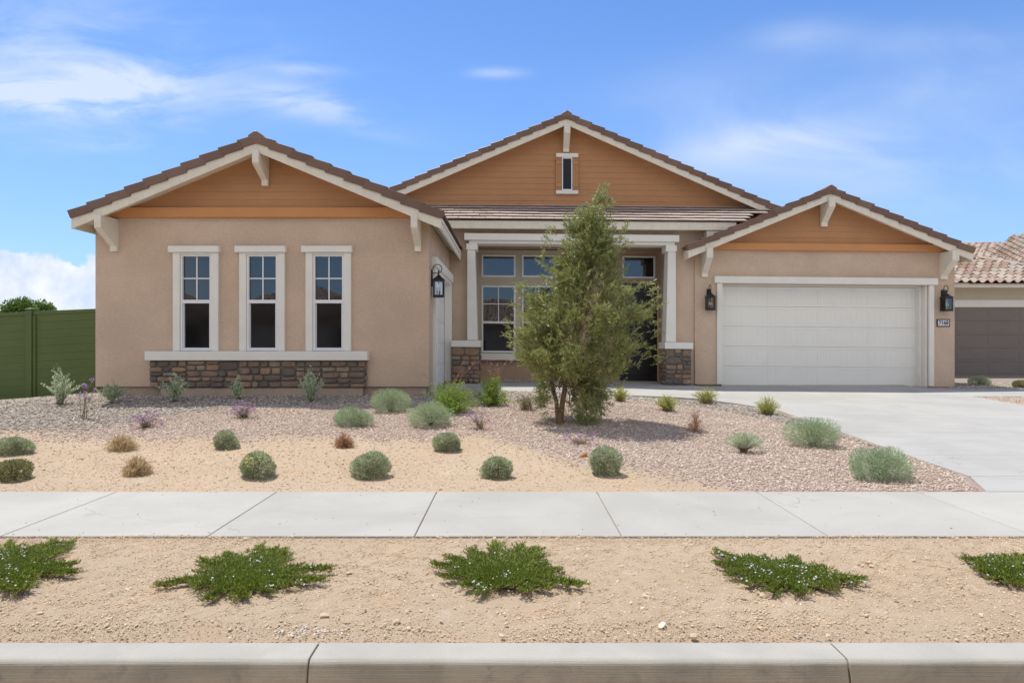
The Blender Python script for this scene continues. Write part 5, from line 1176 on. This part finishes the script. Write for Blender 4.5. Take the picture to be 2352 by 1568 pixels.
# ------------------------------------------------------------------ the tree in the yard
def yard_tree():
    rng = np.random.default_rng(77); g0 = G(1287, 973); Y = g0[1]; k = Y/F
    r = empty('willow_leaved_tree', tuple(g0), 'young olive green tree with narrow leaves standing in the middle of the yard', 'tree')
    P = lambda px, py, dy=0.: np.array([(px-1287)*k, dy, (973-py)*k])
    t_ = MB()
    t_.tube([tuple(P(1286, 985)), tuple(P(1288, 960)), tuple(P(1292, 925, .02)), tuple(P(1299, 885, .02)), tuple(P(1303, 830, .0)), tuple(P(1318, 770, -.03)), tuple(P(1340, 700, 0)), tuple(P(1358, 620, .02)), tuple(P(1372, 540, 0)), tuple(P(1384, 450, 0))],
            [.052, .044, .040, .037, .034, .029, .024, .018, .012, .005], 12)
    t_.tube([tuple(P(1284, 975, .01)), tuple(P(1280, 950, .02)), tuple(P(1279, 925, .05)), tuple(P(1270, 890, .09)), tuple(P(1262, 850, .12)), tuple(P(1250, 790, .12)), tuple(P(1262, 720, .15)), tuple(P(1285, 640, .15))],
            [.035, .033, .031, .028, .024, .02, .014, .006], 10)
    t_.build('trunk', M['bark'], r, local=True, smooth=True)
    hy_ = [426, 450, 480, 520, 560, 600, 640, 675, 716, 760, 800, 830, 860, 895, 941, 966]
    lx_ = [1376, 1358, 1320, 1292, 1282, 1252, 1224, 1184, 1174, 1167, 1162, 1174, 1198, 1214, 1246, 1290]
    rx_ = [1396, 1404, 1412, 1420, 1438, 1440, 1450, 1496, 1508, 1488, 1494, 1484, 1452, 1432, 1400, 1376]
    def prof(py): return np.interp(py, hy_, lx_), np.interp(py, hy_, rx_)
    # limbs then shoots
    nl = 80; segs = []; spine = [(973, 1287), (900, 1296), (830, 1303), (700, 1340), (620, 1358), (450, 1384)]
    sy = np.array([a for a, _ in spine][::-1]); sx = np.array([b for _, b in spine][::-1])
    for i in range(nl):
        py = rng.uniform(440, 955) if i > 20 else rng.uniform(860, 960); l, rr_ = prof(py); c = (l+rr_)/2; hw_ = (rr_-l)/2; az = rng.uniform(0, 2*math.pi); f = rng.uniform(.45, .95)
        e = P(c+math.cos(az)*hw_*f, py, math.sin(az)*hw_*f*k*.92); b0y = min(858, py+rng.uniform(60, 130)*min(1, .4+hw_/160)); b0 = P(np.interp(b0y, sy, sx), b0y)
        tt = np.linspace(0, 1, 7)[:, None]; s = b0*(1-tt)+e*tt; s[:, 2] += (tt-tt**2)[:, 0]*(-.12); s += rng.normal(0, .02, s.shape)*tt; segs.append(s)
    segs = np.array(segs); stems_mesh('branches', segs, np.linspace(.009, .003, 7), M['bark'], r, rng)
    # shoots: distribution in the crown, biased outward, grouped in clumps
    N = 5300; clumps = []
    for i in range(230):
        py = rng.uniform(445, 955); l, rr_ = prof(py); 
        if rng.random() > (rr_-l)/300: continue
        c = (l+rr_)/2; hw_ = (rr_-l)/2; az = rng.uniform(0, 6.28); f = rng.uniform(.02, .97)**.55; clumps.append((c+math.cos(az)*hw_*f, py, math.sin(az)*hw_*f))
    sh = []
    while len(sh) < N:
        if rng.random() < .82:
            cx_, py, dz_ = clumps[rng.integers(len(clumps))]; px = cx_+rng.normal(0, 11); py = py+rng.normal(0, 12); dy = dz_+rng.normal(0, 12)
        else:
            py = rng.uniform(430, 966); l, rr_ = prof(py); c = (l+rr_)/2; hw_ = (rr_-l)/2; az = rng.uniform(0, 6.28); f = rng.random()**.45; px, dy = c+math.cos(az)*hw_*f, math.sin(az)*hw_*f
            if rng.random() > (hw_/150): continue
        l, rr_ = prof(py); c = (l+rr_)/2; hw_ = (rr_-l)/2+2; az = math.atan2(dy, px-c)
        if ((px-c)**2+dy**2) > (hw_*(1.03-min(1, hw_/85)*(.15*(.5+.5*math.sin(py*.12+az*2.0))+.08*(.5+.5*math.sin(py*.29+az)))))**2 or py < 432 or py > 968: continue
        if py > 868 and px < 1316 and px > 1248 and rng.random() < .93: continue   # bare stems show low on the trunk
        sh.append((px, py, dy, c, hw_))
    # named sprigs that break the outline
    for (px, py) in [(1262, 525), (1256, 545), (1248, 580), (1438, 560), (1432, 540), (1436, 520), (1400, 450), (1385, 436), (1390, 428), (1404, 462), (1500, 665), (1512, 680), (1490, 650), (1518, 700), (1510, 760), (1500, 800), (1512, 815), (1495, 690), (1168, 770), (1172, 790), (1165, 745), (1178, 700), (1190, 660), (1205, 650), (1236, 930), (1250, 950), (1245, 915), (1380, 955), (1350, 968), (1330, 960), (1470, 650), (1475, 790), (1508, 740), (1245, 600), (1300, 500), (1330, 480)]:
        for _ in range(4): sh.append((px+rng.normal(0, 3), py+rng.normal(0, 4), rng.normal(0, 25), 1330, 150))
    sh = np.array(sh); B0 = np.stack([(sh[:, 0]-1287)*k, sh[:, 2]*k*.92, (973-sh[:, 1])*k], -1)
    outw = np.stack([(sh[:, 0]-sh[:, 3])/sh[:, 4], sh[:, 2]/sh[:, 4], np.full(len(sh), .45)], -1)+rng.normal(0, .38, (len(sh), 3)); outw[:, 2] += np.where(sh[:, 1] > 880, -.5, .15)
    outw = unit(outw); Ls = rng.uniform(.13, .27, len(sh)); st0 = B0-outw*Ls[:, None]*.75
    tt = np.linspace(0, 1, 5)[None, :, None]; s = st0[:, None]+outw[:, None]*Ls[:, None, None]*tt; s[:, :, 2] -= (tt[:, :, 0]**2)*.03*rng.random((len(sh), 1)); s += rng.normal(0, .004, s.shape)
    stems_mesh('shoots', s, np.linspace(.0026, .0010, 5), M['twig'], r, rng)
    P_, D_ = along(rng, s, 15, .05, .9); dd = unit(D_*.9+rng.normal(0, .48, D_.shape))
    cl = .5+.5*np.sin(P_[:, 0]*7+1.3*np.sin(P_[:, 2]*5))*np.sin(P_[:, 2]*6+P_[:, 1]*8)
    leaves('foliage', P_, dd, .070*rng.uniform(.6, 1.2, len(P_)), .0118, M['tree'], r, rng, rng.beta(2, 2.5, len(P_))*.85+.18*cl, wide=.5)
yard_tree()

# distant trees behind the fence
def far_tree(px, top, wpx, Y, label, seed):
    rng = np.random.default_rng(seed); k = Y/F; X = (px-CX)*k; zt_ = H+(CY-top)*k; r = empty('leafy_tree', (X, Y, 0), label, 'tree', 'trees beyond the fence')
    t_ = MB(); t_.tube([(0, 0, -.2), (.05, 0, zt_*.3), (-.05, 0, zt_*.6)], [.16, .13, .06], 8)
    for a in range(5): w = a*1.3; t_.tube([(0, 0, zt_*.35), (.5*math.cos(w), .5*math.sin(w), zt_*.6), (.9*math.cos(w), .9*math.sin(w), zt_*.8)], [.07, .05, .02], 6)
    t_.build('trunk', M['bark'], r, local=True)
    w = wpx*k/2; P_, D_ = [], []
    for i in range(46):
        d = dirs(rng, 1, -.5)[0]; c = np.array([0, 0, zt_*.66])+d*np.array([w*.8, w*.8, zt_*.28])*rng.uniform(.5, 1); n = 420; q_ = unit(rng.normal(size=(n, 3))); rr_ = rng.uniform(.22, .42)
        P_.append(c+q_*rr_*rng.random((n, 1))**.4); D_.append(q_)
    P_ = np.concatenate(P_); D_ = np.concatenate(D_); P_[:, 2] = np.minimum(P_[:, 2], zt_+.05*rng.random(len(P_)))
    leaves('crown', P_, unit(D_+rng.normal(0, .8, D_.shape)), .10*rng.uniform(.6, 1.2, len(P_)), .055, M['faroak'], r, rng)
far_tree(38, 682, 88, 26, 'rounded green tree beyond the fence at the left edge, the taller one', 5)
far_tree(92, 687, 50, 27, 'smaller green tree just right of the taller one beyond the fence', 6)
far_tree(-60, 690, 110, 28, 'green tree beyond the fence mostly outside the left edge', 7)
